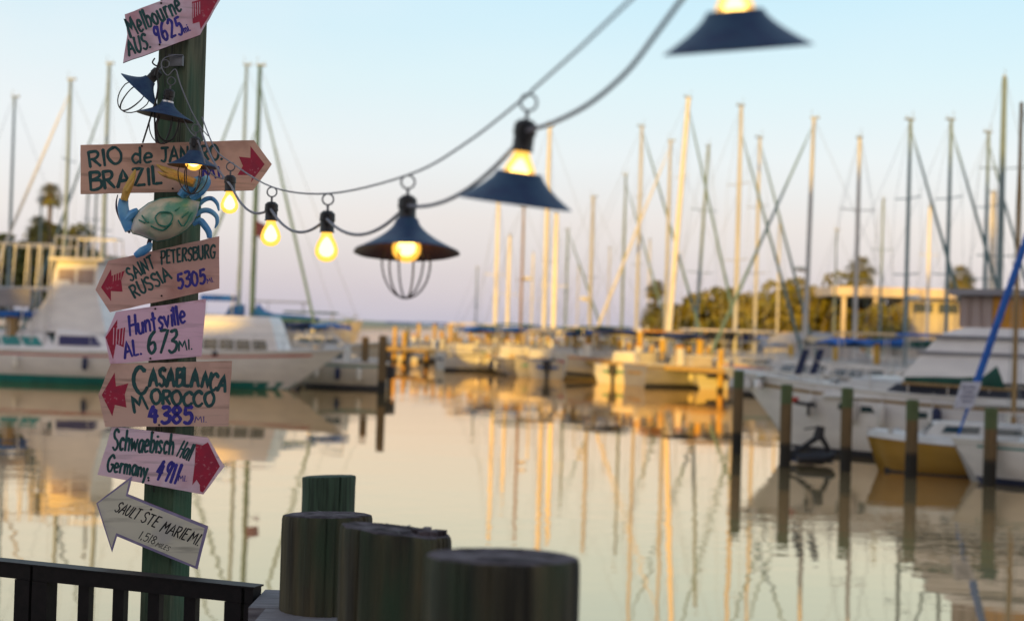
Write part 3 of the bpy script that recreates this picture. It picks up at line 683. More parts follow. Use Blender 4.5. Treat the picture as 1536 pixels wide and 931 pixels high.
for q, D, yw_, L_, hm_, tp_, l_ in [(682, 100, 95, 5.5, 'hull_navy', 'cov_tan', 'small navy boat with tan canopy left of the leftmost tall cream mast'), (735, 94, 85, 5.5, 'hull_white', 'cov_green', 'small white boat with green canopy at the foot of the leftmost tall cream mast'),
        (800, 89, 95, 5.5, 'hull_navy', 'cov_white', 'small navy boat with white canopy left of the thick cream mast'), (862, 85, 80, 5, 'hull_grey', 'cov_green', 'small grey boat with green canopy below the thin grey mast'), (925, 83, 100, 5.5, 'hull_cream', 'cov_blue', 'small cream boat with blue canopy just right of the radar mast'),
        (980, 81, 88, 5.5, 'hull_navy', 'amber', 'small navy boat with amber canopy below the golden-topped mast'), (1020, 79, 95, 5, 'hull_grey', 'cov_tan', 'small grey boat with tan canopy under the brightest mast'), (1078, 78, 80, 5, 'hull_navy', 'cov_green', 'small navy boat with green canopy under the leaning slate mast')]:
    motorboat(l_, q, D, yw_, L_, hm_, top=tp_, fb=.8)
# boat under a grey cover
c = P(1228, 500, 84); cb_ = thing('covered_boat', 'motor boat shrouded in a humped grey cover before the trees at right', 'motor boat', (c.x, 84, 0), (0, 0, .1))
rg = hull_rings(8, 2.8, 1.2, stern=.9); hull_parts(cb_, rg, 'hull_white', 'dark_stripe')
b = MB(); R = []
for u in [i / 10 for i in range(11)]:
    x_ = -3.6 + 6.6 * u; h_ = 1.9 * math.sin(PI * (.12 + .76 * u)) ** .35 * (1 if u < .75 else 1 - (u - .75) * 2.4)
    R.append([(x_, -1.35, 1.1), (x_, -1.15, 1.1 + h_ * .75), (x_, 0, 1.2 + h_), (x_, 1.15, 1.1 + h_ * .75), (x_, 1.35, 1.1)])
b.loft(R); b.build('boat_cover', 'cov_grey', cb_, smooth=True)

def yacht(label, root_loc, yaw, L_, fb, hm, sm, specs, stripe=.2, beam=.3, over=1.6, rise=.35):
    root = thing('motor_yacht', label, 'motor yacht', root_loc, (0, 0, yaw))
    rg = hull_rings(L_, L_ * beam, fb, over=over, stern=.85, rise=rise, n=19); hull_parts(root, rg, hm, sm, stripe)
    return root, rg
# ---- large yacht on the left, bow to the right
bow = P(518, 526, 58); stn = P(-100, 525, 61)
Ly = (bow - stn).length; cen = (bow + stn) / 2; yaw = math.atan2(bow.y - stn.y, bow.x - stn.x)
ya, rg = yacht('long white motor yacht with teal waterline moored across the left side', (cen.x, cen.y, 0), yaw, Ly, 1.25, 'hull_bright', 'teal', None, .30, .25, 2.4, .35)
def lx(px): return (P(px, 500, cen.y) - Vector((cen.x, cen.y, 0))).x
def lz(px, py): return P(px, py, 59).z
cabin(ya, lx(-60), lx(110), 3.2, 3.0, 1.2, lz(60, 497) - 1.2, .9, 0, m='hull_bright', wm='teal', nwin=4)
cabin(ya, lx(100), lx(200), 3.1, 2.6, 1.25, lz(150, 496) - 1.25, 1.0, 0, m='hull_bright', wm='window_navy', nwin=1, name='forward_cabin')
cabin(ya, lx(290), lx(440), 2.7, 1.8, 1.35, lz(360, 474) - 1.35, .5, .2, m='hull_bright', wm='window', nwin=5, name='trunk_cabin', wv=(.14, .40))
# tuna tower / enclosed bridge
z0 = lz(60, 497); z1 = lz(130, 388)
b = MB(); b.loft([[(lx(45), -1.2, z0), (lx(175), -1.1, z0), (lx(175), 1.1, z0), (lx(45), 1.2, z0)], [(lx(82), -1.1, (z0 + z1) / 2), (lx(158), -1.0, (z0 + z1) / 2), (lx(158), 1.0, (z0 + z1) / 2), (lx(82), 1.1, (z0 + z1) / 2)], [(lx(92), -1, z1 - .15), (lx(156), -1, z1 - .15), (lx(156), 1, z1 - .15), (lx(92), 1, z1 - .15)]])
fb_ = b.build('flybridge', 'hull_bright', ya)
for sgn in (-1, 1):
    for a_, c_ in ((96, 122), (126, 152)):
        b = MB(); b.box(((lx(a_) + lx(c_)) / 2, sgn * 1.03, z1 - .75), (abs(lx(c_) - lx(a_)), .05, .6)); b.build('window', 'blind', fb_)
b = MB(); b.box(((lx(84) + lx(170)) / 2, 0, z1 - .05), (lx(170) - lx(84), 2.6, .14)); b.build('hard_top', 'hull_white', ya)
b = MB()
for q in (88, 100, 112, 124, 136, 150, 162):
    for sgn in (-1, 1): b.tube([(lx(q), sgn * 1.1, z1), (lx(q), sgn * .95, z1 + .9)], .025, 5)
b.tube([(lx(88), -.95, z1 + .9), (lx(162), -.95, z1 + .9), (lx(162), .95, z1 + .9), (lx(88), .95, z1 + .9), (lx(88), -.95, z1 + .9)], .03, 5)
b.build('top_rail', 'chrome', ya)
b = MB()
for i, q in enumerate((4, 24, 44, 62, 82)):
    for sgn in (-1, 1): b.tube([(lx(q), sgn * 1.4, 1.3), (lx(q + 3), sgn * 1.1, lz(20, 365))], .035, 6)
for sgn in (-1, 1):
    b.tube([(lx(0), sgn * 1.3, lz(20, 432)), (lx(88), sgn * 1.3, lz(80, 432))], .05, 6); b.tube([(lx(-20), sgn * 1.1, lz(20, 365)), (lx(85), sgn * 1.1, lz(20, 365))], .04, 6)
b.build('tower_frame', 'chrome', ya)
b = MB(); b.box((lx(10), 0, lz(10, 470)), (1.7, 3.0, .22)); b.build('blue_canopy', 'cov_blue', ya)
b = MB(); b.box((lx(28), -1.5, lz(28, 447)), (1.9, .12, .75)); b.build('side_curtain', 'hull_grey', ya)
b = MB(); b.box((lx(28), -1.2, (lz(28, 520) + lz(28, 466)) / 2), (.45, .3, lz(28, 466) - lz(28, 520))); b.build('mast_step', 'mast_wood', ya)
lifelines(ya, rg, lx(170), lx(500), 1.1, .7)
b = MB(); b.lathe([(.02, 0), (.12, .0), (.12, .05), (.02, .05)], 12); b.v = [Vector((v.x + lx(352), -1.68 + v.z, v.y + lz(352, 529))) for v in b.v]; b.build('hawse_hole', 'dark_stripe', ya)
b = MB(); b.tube([(lx(500), 0, 1.7), (lx(540), 0, 1.9)], .05, 6); b.tube([(lx(500), -.5, 2.35), (lx(530), 0, 2.5), (lx(500), .5, 2.35)], .025, 6); b.tube([(lx(530), 0, 1.8), (lx(530), 0, 2.5)], .025, 6); b.build('bow_pulpit', 'chrome', ya)
# smaller boats behind the yacht's bow
motorboat('white runabout lying behind the bow of the long left-hand yacht', 505, 61.5, 172, 4.4, 'hull_cream', top=None, fb=1.05)
motorboat('cream motor boat with long cabin seen above the left-hand yacht bow', 470, 84, 8, 9, 'hull_cream', top='cov_green', fb=1.3)
motorboat('tall pale cruiser glowing in the sun behind the dark green mast', 425, 108, 10, 12, 'hull_cream', top='roof_white', fb=2.2)

# ---- right hand yacht with raked bridge, bow to the left
bow = P(1104, 558, 36); q0 = P(1720, 622, 31.5)
Ly2 = (bow - q0).length; cen2 = (bow + q0) / 2; yaw2 = math.atan2(bow.y - q0.y, bow.x - q0.x)
yr, rg2 = yacht('large white sport yacht with raked bridge and amber curtains at the right edge', (cen2.x, cen2.y, 0), yaw2, Ly2, 1.42, 'hull_bright', 'dark_stripe', None, .14, .30, 1.6, .32)
def l2(px): # local x of a photo column at the yacht
    d = ray(px, 560); a_ = Vector((math.cos(yaw2), math.sin(yaw2))); # intersect in plan
    # CAM + t*d = cen2 + s*a
    det = d.x * (-a_.y) - d.y * (-a_.x); t_ = (cen2.x * (-a_.y) - cen2.y * (-a_.x)) / det
    p_ = Vector((d.x * t_, d.y * t_)); return (p_ - Vector((cen2.x, cen2.y))).dot(a_)
def z2(px, py):
    d = ray(px, py); s_ = l2(px); y_ = cen2.y + s_ * math.sin(yaw2); return H + d.z * y_ / d.y
zd = 1.4
cabin(yr, l2(1700), l2(1250), 3.4, 2.4, zd, z2(1350, 572) - zd + .1, .8, 0, m='hull_white', wm='dark_stripe', nwin=1, name='fore_trunk')
# raked white windscreen cover rising to the bridge
b = MB(); zA, zB, zC = z2(1375, 562), z2(1440, 500), z2(1480, 440)
R = []
for (pxf, pyf), wd in (((1372, 566), 1.55), ((1405, 528), 1.5), ((1425, 505), 1.45), ((1432, 500), 1.4), ((1462, 492), 1.35)):
    z_ = z2(pxf, pyf); R.append([(l2(pxf), -wd, z_), (l2(pxf), wd, z_), (l2(1700), wd, z_), (l2(1700), -wd, z_)])
b.loft(R); rk = b.build('raked_house', 'hull_bright', yr)
b = MB()
for z_, pxf in ((z2(1405, 528), 1403), (z2(1425, 505), 1422)):
    b.box(((l2(pxf) + l2(1690)) / 2 + .1, 0, z_), (abs(l2(1690) - l2(pxf)), 3.12, .07))
b.build('moulding', 'hull_grey', rk)
zb0, zb1 = z2(1462, 492), z2(1462, 446)
for i, (pa_, pb_, m_) in enumerate([(1452, 1468, 'blind'), (1469, 1484, 'blind'), (1485, 1500, 'blind'), (1501, 1516, 'amber'), (1517, 1534, 'amber'), (1535, 1560, 'amber')]):
    b = MB(); b.box(((l2(pa_) + l2(pb_)) / 2, 1.25 if False else 1.22, (zb0 + zb1) / 2), (abs(l2(pb_) - l2(pa_)), .05, zb1 - zb0)); b.build('bridge_curtain', m_, yr, label='amber bridge curtain panel' if m_ == 'amber' else None)
    b = MB(); b.box(((l2(pa_) + l2(pb_)) / 2, -1.22, (zb0 + zb1) / 2), (abs(l2(pb_) - l2(pa_)), .05, zb1 - zb0)); b.build('bridge_curtain', m_, yr)
b = MB(); b.box(((l2(1450) + l2(1680)) / 2, 0, (zb0 + zb1) / 2), (abs(l2(1680) - l2(1456)), 2.3, zb1 - zb0 - .05)); b.build('bridge_interior', 'blind', yr)
b = MB(); b.box(((l2(1440) + l2(1690)) / 2, 0, zb1 + .08), (abs(l2(1690) - l2(1440)), 3.0, .14)); b.build('hard_top', 'hull_grey', yr)
lifelines(yr, rg2, l2(1500), l2(1130), .9, .55)
def fender(root, rg, x, sgn, m='hull_white', ln=.55):
    bw, z = sheer_at(rg, x); y = sgn * (bw + .09)
    b = MB(); b.lathe([(.01, 0), (.07, .03), (.10, .10), (.10, ln - .10), (.07, ln - .03), (.01, ln)], 12, (x, y, z - ln - .25)); b.tube([(x, y, z - .25), (x, sgn * bw, z + .1)], .012, 5); b.build('fender', m, root, smooth=True)
for q in (1235, 1300, 1345, 1420): fender(yr, rg2, l2(q), 1, 'hull_white')
for q in (1290, 1325, 1405):
    x_ = l2(q); bw, z_ = sheer_at(rg2, x_); b = MB(); b.box((x_, bw - .06, z_ - .42), (.42, .06, .14)); b.build('porthole', 'window', yr)
b = MB(); b.tube([(l2(1225), 1.75, 1.25), (l2(1255), 1.78, 1.2)], .05, 6); b.tube([(l2(1245), 1.75, 1.2), (l2(1245), 1.76, .95)], .04, 6); b.tube([(l2(1238), 1.76, 1.2), (l2(1252), 1.76, 1.28)], .03, 6)
b.build('anchor', 'rubber', yr)
b = MB(); b.box((l2(1220), 1.72, 1.3), (.3, .1, .14)); b.build('anchor_fluke', 'red', yr)
for q in (1150, 1200, 1262):
    b = MB(); b.lathe([(.01, 1.5), (.12, 1.5), (.12, 1.62), (.08, 1.72), (.13, 1.80), (.01, 1.82)], 12, (l2(q), .6, 0)); b.build('windlass', 'chrome', yr, smooth=True)
    b = MB(); b.loft([[(l2(q) + .3, -.3, 1.5), (l2(q) + .9, -.3, 1.5), (l2(q) + .9, .3, 1.5), (l2(q) + .3, .3, 1.5)], [(l2(q) + .36, -.24, 1.72), (l2(q) + .84, -.24, 1.72), (l2(q) + .84, .24, 1.72), (l2(q) + .36, .24, 1.72)]]); b.build('deck_hatch', 'hull_white', yr)
for q, m_ in ((1212, 'cov_navy'), (1234, 'cov_navy')):
    b = MB(); x_ = l2(q); z_ = z2(q, 560); b.add([(x_ - .08, .9, z_), (x_ + .08, .9, z_), (x_ - .12, .9, z_ + .6), (x_ - .26, .9, z_ + .6), (x_ - .08, .8, z_), (x_ + .08, .8, z_), (x_ - .12, .8, z_ + .6), (x_ - .26, .8, z_ + .6)], [(0, 1, 2, 3), (7, 6, 5, 4), (0, 4, 5, 1), (1, 5, 6, 2), (2, 6, 7, 3), (3, 7, 4, 0)]); b.build('folded_chair', m_, yr)

# ---- yellow sailboat with green sail cover
def placed_sail(label, bowpx, sternpx, D0, D1, **k): pass
ys = P(1300, 660, 30.4); yb = P(1640, 690, 29.6); Lq = (yb - ys).length; cq = (ys + yb) / 2; yq = math.atan2(ys.y - yb.y, ys.x - yb.x)
yl = thing('yellow_sailboat', 'yellow-hulled sailboat with white deck and dark green sail cover by the near pilings', 'sailboat', (cq.x, cq.y, 0), (0, 0, yq), SB)
rg3 = hull_rings(Lq, 1.9, .60, over=.38, stern=.7, rise=.22, fine=2.6, n=21); 
b = MB(); hull(b, rg3); b.build('hull', 'hull_yellow', yl, smooth=True)
hull_parts_rg = rg3
b = MB(); R = []
for ring, bw, z, x in rg3: R.append([(ring[4][0], bw + .03, z), (ring[4][0], bw - .06, z + .12), (ring[4][0], 0, z + .18), (ring[4][0], -bw + .06, z + .12), (ring[4][0], -bw - .03, z)])
b.loft(R, closed=False); b.build('deck', 'deck', yl)
b = MB()
for sgn in (1, -1):
    b.loft([[(r_[0][2][0], sgn * (r_[0][2][1] + .02), -.05), (r_[0][2][0], sgn * (r_[0][2][1] + .035), .09)] for r_ in rg3], False, False, closed=False)
b.build('boot_stripe', 'dark_stripe', yl)
cabin(yl, -1.0, 1.2, 1.0, .8, .78, .32, .3, .1, nwin=2)
def l3(px, py=600):
    d = ray(px, py); a_ = Vector((math.cos(yq), math.sin(yq))); det = d.x * (-a_.y) + d.y * a_.x; t_ = (cq.x * (-a_.y) + cq.y * a_.x) / det
    return (Vector((d.x * t_, d.y * t_)) - Vector((cq.x, cq.y))).dot(a_)
mxx = l3(1521); zt = P(1528, 155, 30).z
b = MB(); b.tube([(mxx, 0, .7), (mxx, 0, zt)], [.055, .04], 10); ms = b.build('mast', 'mast_wood', yl, smooth=True)
b = MB(); b.tube([(mxx, -.5, 4.5), (mxx, .5, 4.5)], .02, 5); b.build('spreader', 'mast_wood', ms)
bz0, bz1 = P(1500, 582, 30).z, P(1360, 572, 30).z
b = MB(); b.tube([(mxx, 0, bz0 - .02), (l3(1352), 0, bz1 - .04)], .04, 8); bo = b.build('boom', 'mast_wood', yl)
b = MB(); st = [(1500, .26), (1490, .20), (1475, .12), (1440, .09), (1400, .075), (1356, .05)]
b.tube([(l3(q), 0, bz0 + (bz1 - bz0) * (1500 - q) / 145 + r_ * .9) for q, r_ in st], [r_ for q, r_ in st], 10, flat=1)
b.v = [Vector((v.x, v.y * .45, v.z)) for v in b.v]; b.build('sail_cover', 'cov_green', bo, smooth=True)
b = MB()
for sgn in (1, -1): b.tube([(mxx, sgn * .7, .75), (mxx, sgn * .5, 4.5), (mxx, sgn * .03, zt - .1)], .008, 4)
b.tube([(-Lq / 2 + .1, 0, .8), (mxx, 0, zt)], .008, 4); b.build('shrouds', 'stay', yl)
for q in (1335, 1350, 1385, 1402, 1415):
    b = MB(); b.lathe([(.01, .74), (.07, .74), (.045, .80), (.06, .90), (.01, .91)], 12, (l3(q), .35 if q % 2 else -.3, 0)); b.build('winch', 'chrome', yl, smooth=True)

# ---- white sloop with blue furled headsail at the right edge
wb_ = P(1428, 655, 28.6); ws = P(1900, 680, 27.2); Lw = (ws - wb_).length; cw = (ws + wb_) / 2; yw = math.atan2(wb_.y - ws.y, wb_.x - ws.x)
wl = thing('white_sloop', 'white sloop with rolled bright blue headsail and hanging placard at the right edge', 'sailboat', (cw.x, cw.y, 0), (0, 0, yw), SB)
rg4 = hull_rings(Lw, 2.2, .80, over=.55, rise=.05, fine=1.8)
hull_parts(wl, rg4, 'hull_bright', 'hull_navy', .12)
cabin(wl, -1.5, 1.6, 1.5, 1.0, .8, .35, .4, .1, nwin=3, wm='teal')
lifelines(wl, rg4, -2.4, Lw * .46, .9, .55)
fz = .92; ft = P(1552, 330, 27.9); lw = Matrix.Rotation(-yw, 3, 'Z') @ (ft - Vector((cw.x, cw.y, 0)))
base = Vector((Lw / 2 - .12, 0, fz)); dirv = (Vector((lw.x, 0, lw.z)) - base); tp = base + dirv * 2.2
b = MB(); b.tube([base.lerp(tp, u) for u in (0, .05, .08, .4, .8, 1)], [.02, .03, .075, .07, .05, .02], 9); b.build('furled_headsail', 'furl_blue', wl, smooth=True)
b = MB(); b.tube([(tp.x, 0, .8), (tp.x, 0, tp.z + .1)], [.07, .05], 10); b.build('mast', 'alu', wl)
b = MB(); b.tube([(Lw / 2 - 1.4, -.98, .45), (Lw / 2 - 1.8, -1.1, .55), (Lw / 2 - 2.6, -1.2, .75)], [.06, .035, .03], 7); b.build('bow_anchor', 'teal', wl)
pc = base + dirv * .18
pl = thing('placard', 'pale lilac placard hanging from the blue rolled headsail', 'placard', P(1450, 592, 28.3))
b = MB(); W2, H2 = .21, .27; sh = .10
fr_ = [(-W2 + sh * -.5, -.03, -H2), (W2 - sh, -.03, -H2), (W2 + sh * .8, -.03, H2), (-W2 + sh, -.03, H2)]
b.prism(fr_, [(x, .0, z) for x, y, z in fr_]); b.build('board', 'placard', pl)
for k_ in range(4):
    b = MB(); zz = .15 - k_ * .09; b.box((.01 + zz * .15, -.034, zz), (.28 if k_ % 2 == 0 else .2, .004, .025)); b.build('print_line', 'window_navy', pl)

# ---- inflatable dinghy with outboard
dc = P(1218, 680, 31.2); dg = thing('inflatable_dinghy', 'small dark inflatable dinghy with tilted outboard beside the white yacht hull', 'dinghy', (dc.x, dc.y, 0), (0, 0, .1))
b = MB(); 
for sgn in (1, -1): b.tube([(-.42, sgn * .3, .13), (.1, sgn * .32, .14), (.38, sgn * .16, .2), (.46, 0, .22)], [.09, .11, .10, .09], 9)
b.build('tube', 'rubber', dg, smooth=True)
b = MB(); b.box((0, 0, .08), (.8, .5, .04)); b.build('floor', 'cov_navy', dg)
b = MB(); b.tube([(.12, 0, .55), (.18, 0, .85)], [.13, .10], 8); b.tube([(.1, 0, .6), (-.3, 0, .32), (-.65, 0, .2)], [.07, .05, .035], 7); b.tube([(.2, 0, .62), (.34, 0, .4), (.36, 0, .15)], [.06, .06, .05], 7); b.tube([(.05, 0, .82), (-.2, -.05, .78)], .02, 6); b.build('outboard_engine', 'rubber', dg, smooth=True)

# ------------------------------------------------------------------ pilings
def piling(name, label, cat, px, pytop, pybase, rad, mside, mtop, group, D=None, capm=None, n=14, tilt=0, seed=0):
    if D is None: base = PZ(px, pybase, 0)
    else: base = Vector((P(px, pybase, D).x, D, 0))
    zt_ = (H + ray(px, pytop).z / ray(px, pytop).y * base.y)
    root = thing(name, label, cat, (base.x, base.y, 0), group=group)
    rnd = random.Random(seed); ph = [rnd.uniform(0, 6) for _ in range(4)]
    wob = lambda th, z: .02 * math.sin(2 * th + ph[0] + z) + .012 * math.sin(5 * th + ph[1]) + .008 * math.sin(9 * th + ph[2] + z * 2)
    prof = [(rad * 1.04, -1.2), (rad, 0), (rad * .99, zt_ * .6), (rad * .97, zt_ - .03), (rad * .94, zt_)]
    b = MB(); b.lathe(prof, n, wob=wob); b.build('shaft', mside, root, smooth=True)
    b = MB(); b.lathe([(rad * .94, zt_ - .001), (rad * .55, zt_ + .006), (rad * .12, zt_ + .004)], n, wob=wob)
    k = len(b.v) - n; b.capf([k + i for i in range(n)]); b.build('top', mtop, root)
    return root, zt_
near = [(1105, 556, 680, 'piling with dark foot at the bow of the white yacht, leftmost of the near row'), (1177, 577, 700, 'piling second from left in the near row, left of the dinghy'), (1268, 582, 706, 'piling third from left in the near row, in front of the white hull'),
        (1366, 600, 716, 'piling in front of the yellow hull, fourth in the near row'), (1484, 612, 728, 'piling in front of the white sloop, rightmost of the near row')]
for i, (px, a_, c_, l_) in enumerate(near):
    r_, z_ = piling('mooring_piling', l_, 'piling', px, a_, c_, .125, 'pile_mid', 'pile_cap_green', 'near pilings at right', seed=i)
    b = MB(); b.lathe([(.1285, z_ - .40), (.129, z_ - .05), (.121, z_ + .012), (.02, z_ + .02)], 14); b.build('algae_cap', 'pile_cap_green', r_)
left = [(546, 505, 582, 'dark piling at the stern corner right of the left-hand yacht bow', .16), (572, 503, 590, 'dark free-standing piling between the left-hand yacht and the dock', .17)]
for i, (px, a_, c_, l_, r_) in enumerate(left):
    piling('mooring_piling', l_, 'piling', px, a_, c_, r_, 'pile_mid', 'pile_top', 'pilings left of the dock', seed=20 + i)
# ---- far dock
DA, DB = PZ(560, 541, 0), PZ(1110, 589, 0)
dn = (DB - DA).normalized(); dl = (DB - DA).length; px_ = Vector((-dn.y, dn.x, 0))
dock = thing('dock', 'long sunlit wooden dock running across the middle of the harbour', 'dock', (DA.x, DA.y, 0), (0, 0, math.atan2(dn.y, dn.x)))
b = MB(); b.box((dl / 2 - 6, 0, .98), (dl + 14, 1.6, .16)); b.build('beam', 'dock', dock)
np_ = 110
pm = MB(); pm.box((0, 0, 0), ((dl + 14) / np_ - .03, 1.8, .06)); po = pm.build('plank', 'dock', dock)
for i in range(np_):
    o = po if i == 0 else po.copy()
    if i: COL.objects.link(o)
    o.location = (-13 + (i + .5) * (dl + 14) / np_, 0, 1.095 + random.uniform(-.008, .008))
random.seed(11)
far_px = [(592, 'first'), (606, ''), (640, ''), (662, ''), (690, ''), (722, ''), (736, ''), (760, ''), (785, ''), (838, ''), (862, ''), (895, ''), (930, ''), (978, ''), (1034, ''), (1082, '')]
for i, (q, _) in enumerate(far_px):
    u = (q - 560) / 550; dd = DA.lerp(DB, u).y + random.choice([-.9, 1.1]); xx = P(q, 520, dd).x
    yb_ = 465.5; zt_ = random.uniform(1.9, 2.7) if q < 960 else random.uniform(1.8, 2.3)
    lb = 'orange sunlit dock piling, number-like position described by neighbours'
    places = ['slim dark piling just right of the free-standing dark one', 'slim piling at the far left end of the dock', 'dock piling below the gap left of the cream masts', 'dock piling, next right in the far left stretch', 'dock piling left of the leftmost tall cream mast',
              'dock piling directly under the leftmost tall cream mast', 'dock piling right beside the leftmost tall cream mast foot', 'dock piling below the short white mast', 'dock piling below the brown mast', 'dock piling right of the thick cream mast', 'dock piling below the thin grey mast',
              'dock piling below the radar mast', 'dock piling below the slate mast', 'bright orange dock piling below the golden-topped mast', 'bright orange dock piling right of the brightest mast', 'short bright orange piling at the right end of the dock']
    root = thing('dock_piling', places[i], 'piling', (xx, dd, 0), group='pilings along the sunlit dock')
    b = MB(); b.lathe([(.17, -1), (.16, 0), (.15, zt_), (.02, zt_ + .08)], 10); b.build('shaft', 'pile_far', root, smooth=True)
# further golden pilings standing in rows behind
bk = [(612, 125), (628, 120), (652, 118), (676, 110), (706, 106), (748, 102), (800, 98), (822, 100), (850, 96), (880, 94), (912, 92), (950, 90), (1000, 88), (1015, 84), (1060, 86), (1100, 84), (1187, 70), (1255, 66), (1316, 60)]
bl = ['back-row piling nearest the far left end of the dock', 'back-row piling second from the far left end of the dock', 'back-row piling just left of the cream motor boat at the far dock', 'back-row piling left of the first blue canopy', 'back-row piling between the first two motor boats',
      'back-row piling right behind the leftmost tall cream mast', 'back-row piling just left of the thick cream mast', 'back-row piling touching the thick cream mast foot', 'back-row piling beside the thin grey mast', 'back-row piling just left of the radar mast', 'back-row piling between the radar mast and the slate mast',
      'back-row piling just left of the golden-topped mast', 'back-row piling at the foot of the orange mast', 'back-row piling between the orange mast and the brightest mast', 'back-row piling below the leaning slate mast', 'back-row piling at the foot of the pink-topped mast', 'lone orange piling beyond the bow of the large right-hand yacht', 'orange piling beyond the yacht, below the flat roof end', 'orange piling beyond the yacht, right of the pale-grey mast']
root0 = None
for i, (q, dd) in enumerate(bk):
    xx = P(q, 500, dd).x; h_ = random.uniform(2.2, 3.1)
    if root0 is None:
        root0 = thing('back_piling', 'sunlit wooden mooring piling standing among the moored boats behind the dock', 'piling', group='mooring pilings behind the dock')
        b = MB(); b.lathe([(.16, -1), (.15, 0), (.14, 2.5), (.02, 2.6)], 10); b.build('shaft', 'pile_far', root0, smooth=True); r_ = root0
    else: r_ = copy_tree(root0)
    r_['label'] = bl[i]; r_.location = (xx, dd, 0); r_.scale = (1, 1, h_ / 2.6)
# boat-slip pilings standing just in front of the moored hulls
sp_px = [(668, 2.0), (683, 2.5), (712, 2.2), (731, 2.7), (752, 2.3), (775, 2.6), (798, 2.1), (812, 2.8), (828, 2.3), (851, 2.6), (870, 2.2), (884, 2.9), (904, 2.3), (921, 2.6), (944, 2.2), (960, 2.9), (994, 2.5), (1018, 2.3), (1050, 2.6), (1066, 2.2)]
sl_ = ['slip piling at the far end of the dock, left of the cream masts', 'slip piling second from the far end of the dock', 'slip piling just left of the leftmost tall cream mast', 'slip piling at the left foot of the leftmost tall cream mast', 'slip piling between the leftmost cream mast and the short white mast', 'slip piling between the short white mast and the brown mast',
       'slip piling just right of the brown mast', 'slip piling left of the thick cream mast', 'slip piling at the foot of the thick cream mast', 'slip piling under the thin grey mast', 'slip piling between the grey mast and the radar mast', 'capped slip piling left of the radar mast', 'slip piling right of the radar mast', 'slip piling left of the dark slate mast', 'slip piling right of the dark slate mast',
       'tall capped slip piling at the golden-topped mast', 'slip piling left of the orange mast', 'slip piling under the brightest mast', 'slip piling left of the leaning slate mast', 'slip piling right of the leaning slate mast']
r0 = None
for i, (q, h_) in enumerate(sp_px):
    u = (q - 560) / 550; dd = DA.lerp(DB, u).y + [2.2, 3.5, 1.6][i % 3]; xx = P(q, 520, dd).x
    if r0 is None:
        r0 = thing('slip_piling', '', 'piling', group='slip pilings in front of the moored hulls')
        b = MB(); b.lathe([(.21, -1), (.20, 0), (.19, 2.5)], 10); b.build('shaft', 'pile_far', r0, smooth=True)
        b = MB(); b.lathe([(.22, 2.5), (.22, 2.54), (.01, 2.72)], 10); b.build('cap', 'mast_white', r0); r_ = r0
    else: r_ = copy_tree(r0)
    r_['label'] = sl_[i]; r_.location = (xx, dd, 0); r_.scale = (1, 1, h_ / 2.6)
# service pedestals with pale lamps heads along the dock
for i, q in enumerate((648, 705, 768, 822, 893, 938, 1000, 1047)):
    u = (q - 560) / 550; pp = DA.lerp(DB, u)
    t_ = thing('power_pedestal', 'short cream power pedestal on the dock, ' + ['left of the cream masts', 'left of the leftmost cream mast', 'by the short white mast', 'by the thick cream mast', 'by the radar mast', 'by the dark slate mast', 'by the orange mast', 'by the leaning slate mast'][i], 'pedestal', (pp.x, pp.y - .3, 1.13), (0, 0, .3), 'power pedestals along the dock')
    b = MB(); b.box((0, 0, .45), (.26, .22, .9)); b.build('body', 'mast_white', t_); b = MB(); b.box((0, 0, .95), (.32, .28, .12)); b.build('cap', 'amber', t_)
# more slender masts farther back
for x, y, D, l_ in [(716, 402, 150, 'distant sailboat with short mast left of the leftmost cream mast'), (800, 380, 145, 'distant sailboat with short mast between brown and thick cream masts'), (868, 400, 150, 'distant sailboat with short mast right of the thin grey mast'),
                    (915, 372, 140, 'distant sailboat with short mast between the radar and slate masts'), (975, 360, 140, 'distant sailboat with thin mast behind the golden-topped mast'), (1170, 330, 110, 'distant sailboat with thin mast between the brown-grey and pink masts'), (1255, 345, 110, 'distant sailboat with thin mast right of the pink mast'), (1325, 300, 100, 'distant sailboat with thin slate mast left of the blue cover'), (1395, 310, 100, 'distant sailboat with thin mast over the white building')]:
    sailboat(l_, x, y, D, random.choice([60, 100, 20, 160]), 8, mm=random.choice(['alu', 'mast_teal', 'mast_white']), cov=random.choice(['cov_blue', 'cov_tan', 'cov_green']), rmast=.07)
# finger pier and dock boxes
for i, (q, dd, m_) in enumerate([(668, 101, 'hull_white'), (815, 92, 'hull_cream'), (940, 84, 'hull_white'), (1010, 80, 'hull_white'), (1070, 77, 'hull_cream')]):
    u = (q - 560) / 550; pp = DA.lerp(DB, u); t_ = thing('dock_box', ['white dock box near the far end of the dock', 'cream dock box beside the thick cream mast', 'white dock box below the slate mast', 'white dock box under the pale raked headsail', 'cream dock box at the right end of the dock'][i], 'dock box', (pp.x, pp.y + .3, 1.13), (0, 0, .4), 'dock boxes')
    b = MB(); b.box((0, 0, .25), (1.1, .55, .5)); b.build('body', m_, t_); b = MB(); b.box((0, 0, .53), (1.18, .62, .07)); b.build('lid', 'deck', t_)
# small wind generator on a pole
c = P(524, 478, 90); wg = thing('wind_generator', 'small three-bladed wind generator on a pole left of centre', 'wind generator', (c.x, 90, 1.0))
b = MB(); b.tube([(0, 0, -1), (0, 0, 1.9)], .04, 6); b.build('pole', 'mast_teal', wg); b = MB(); b.tube([(-.3, 0, 2), (.25, 0, 2)], [.04, .1], 7); b.build('nacelle', 'mast_teal', wg)
for k_ in range(3):
    b = MB(); a_ = .5 + k_ * 2 * PI / 3; b.tube([(0, -.12, 2), (.75 * math.cos(a_), -.12, 2 + .75 * math.sin(a_))], [.07, .02], 5, flat=.4); b.build('blade', 'mast_teal', wg)

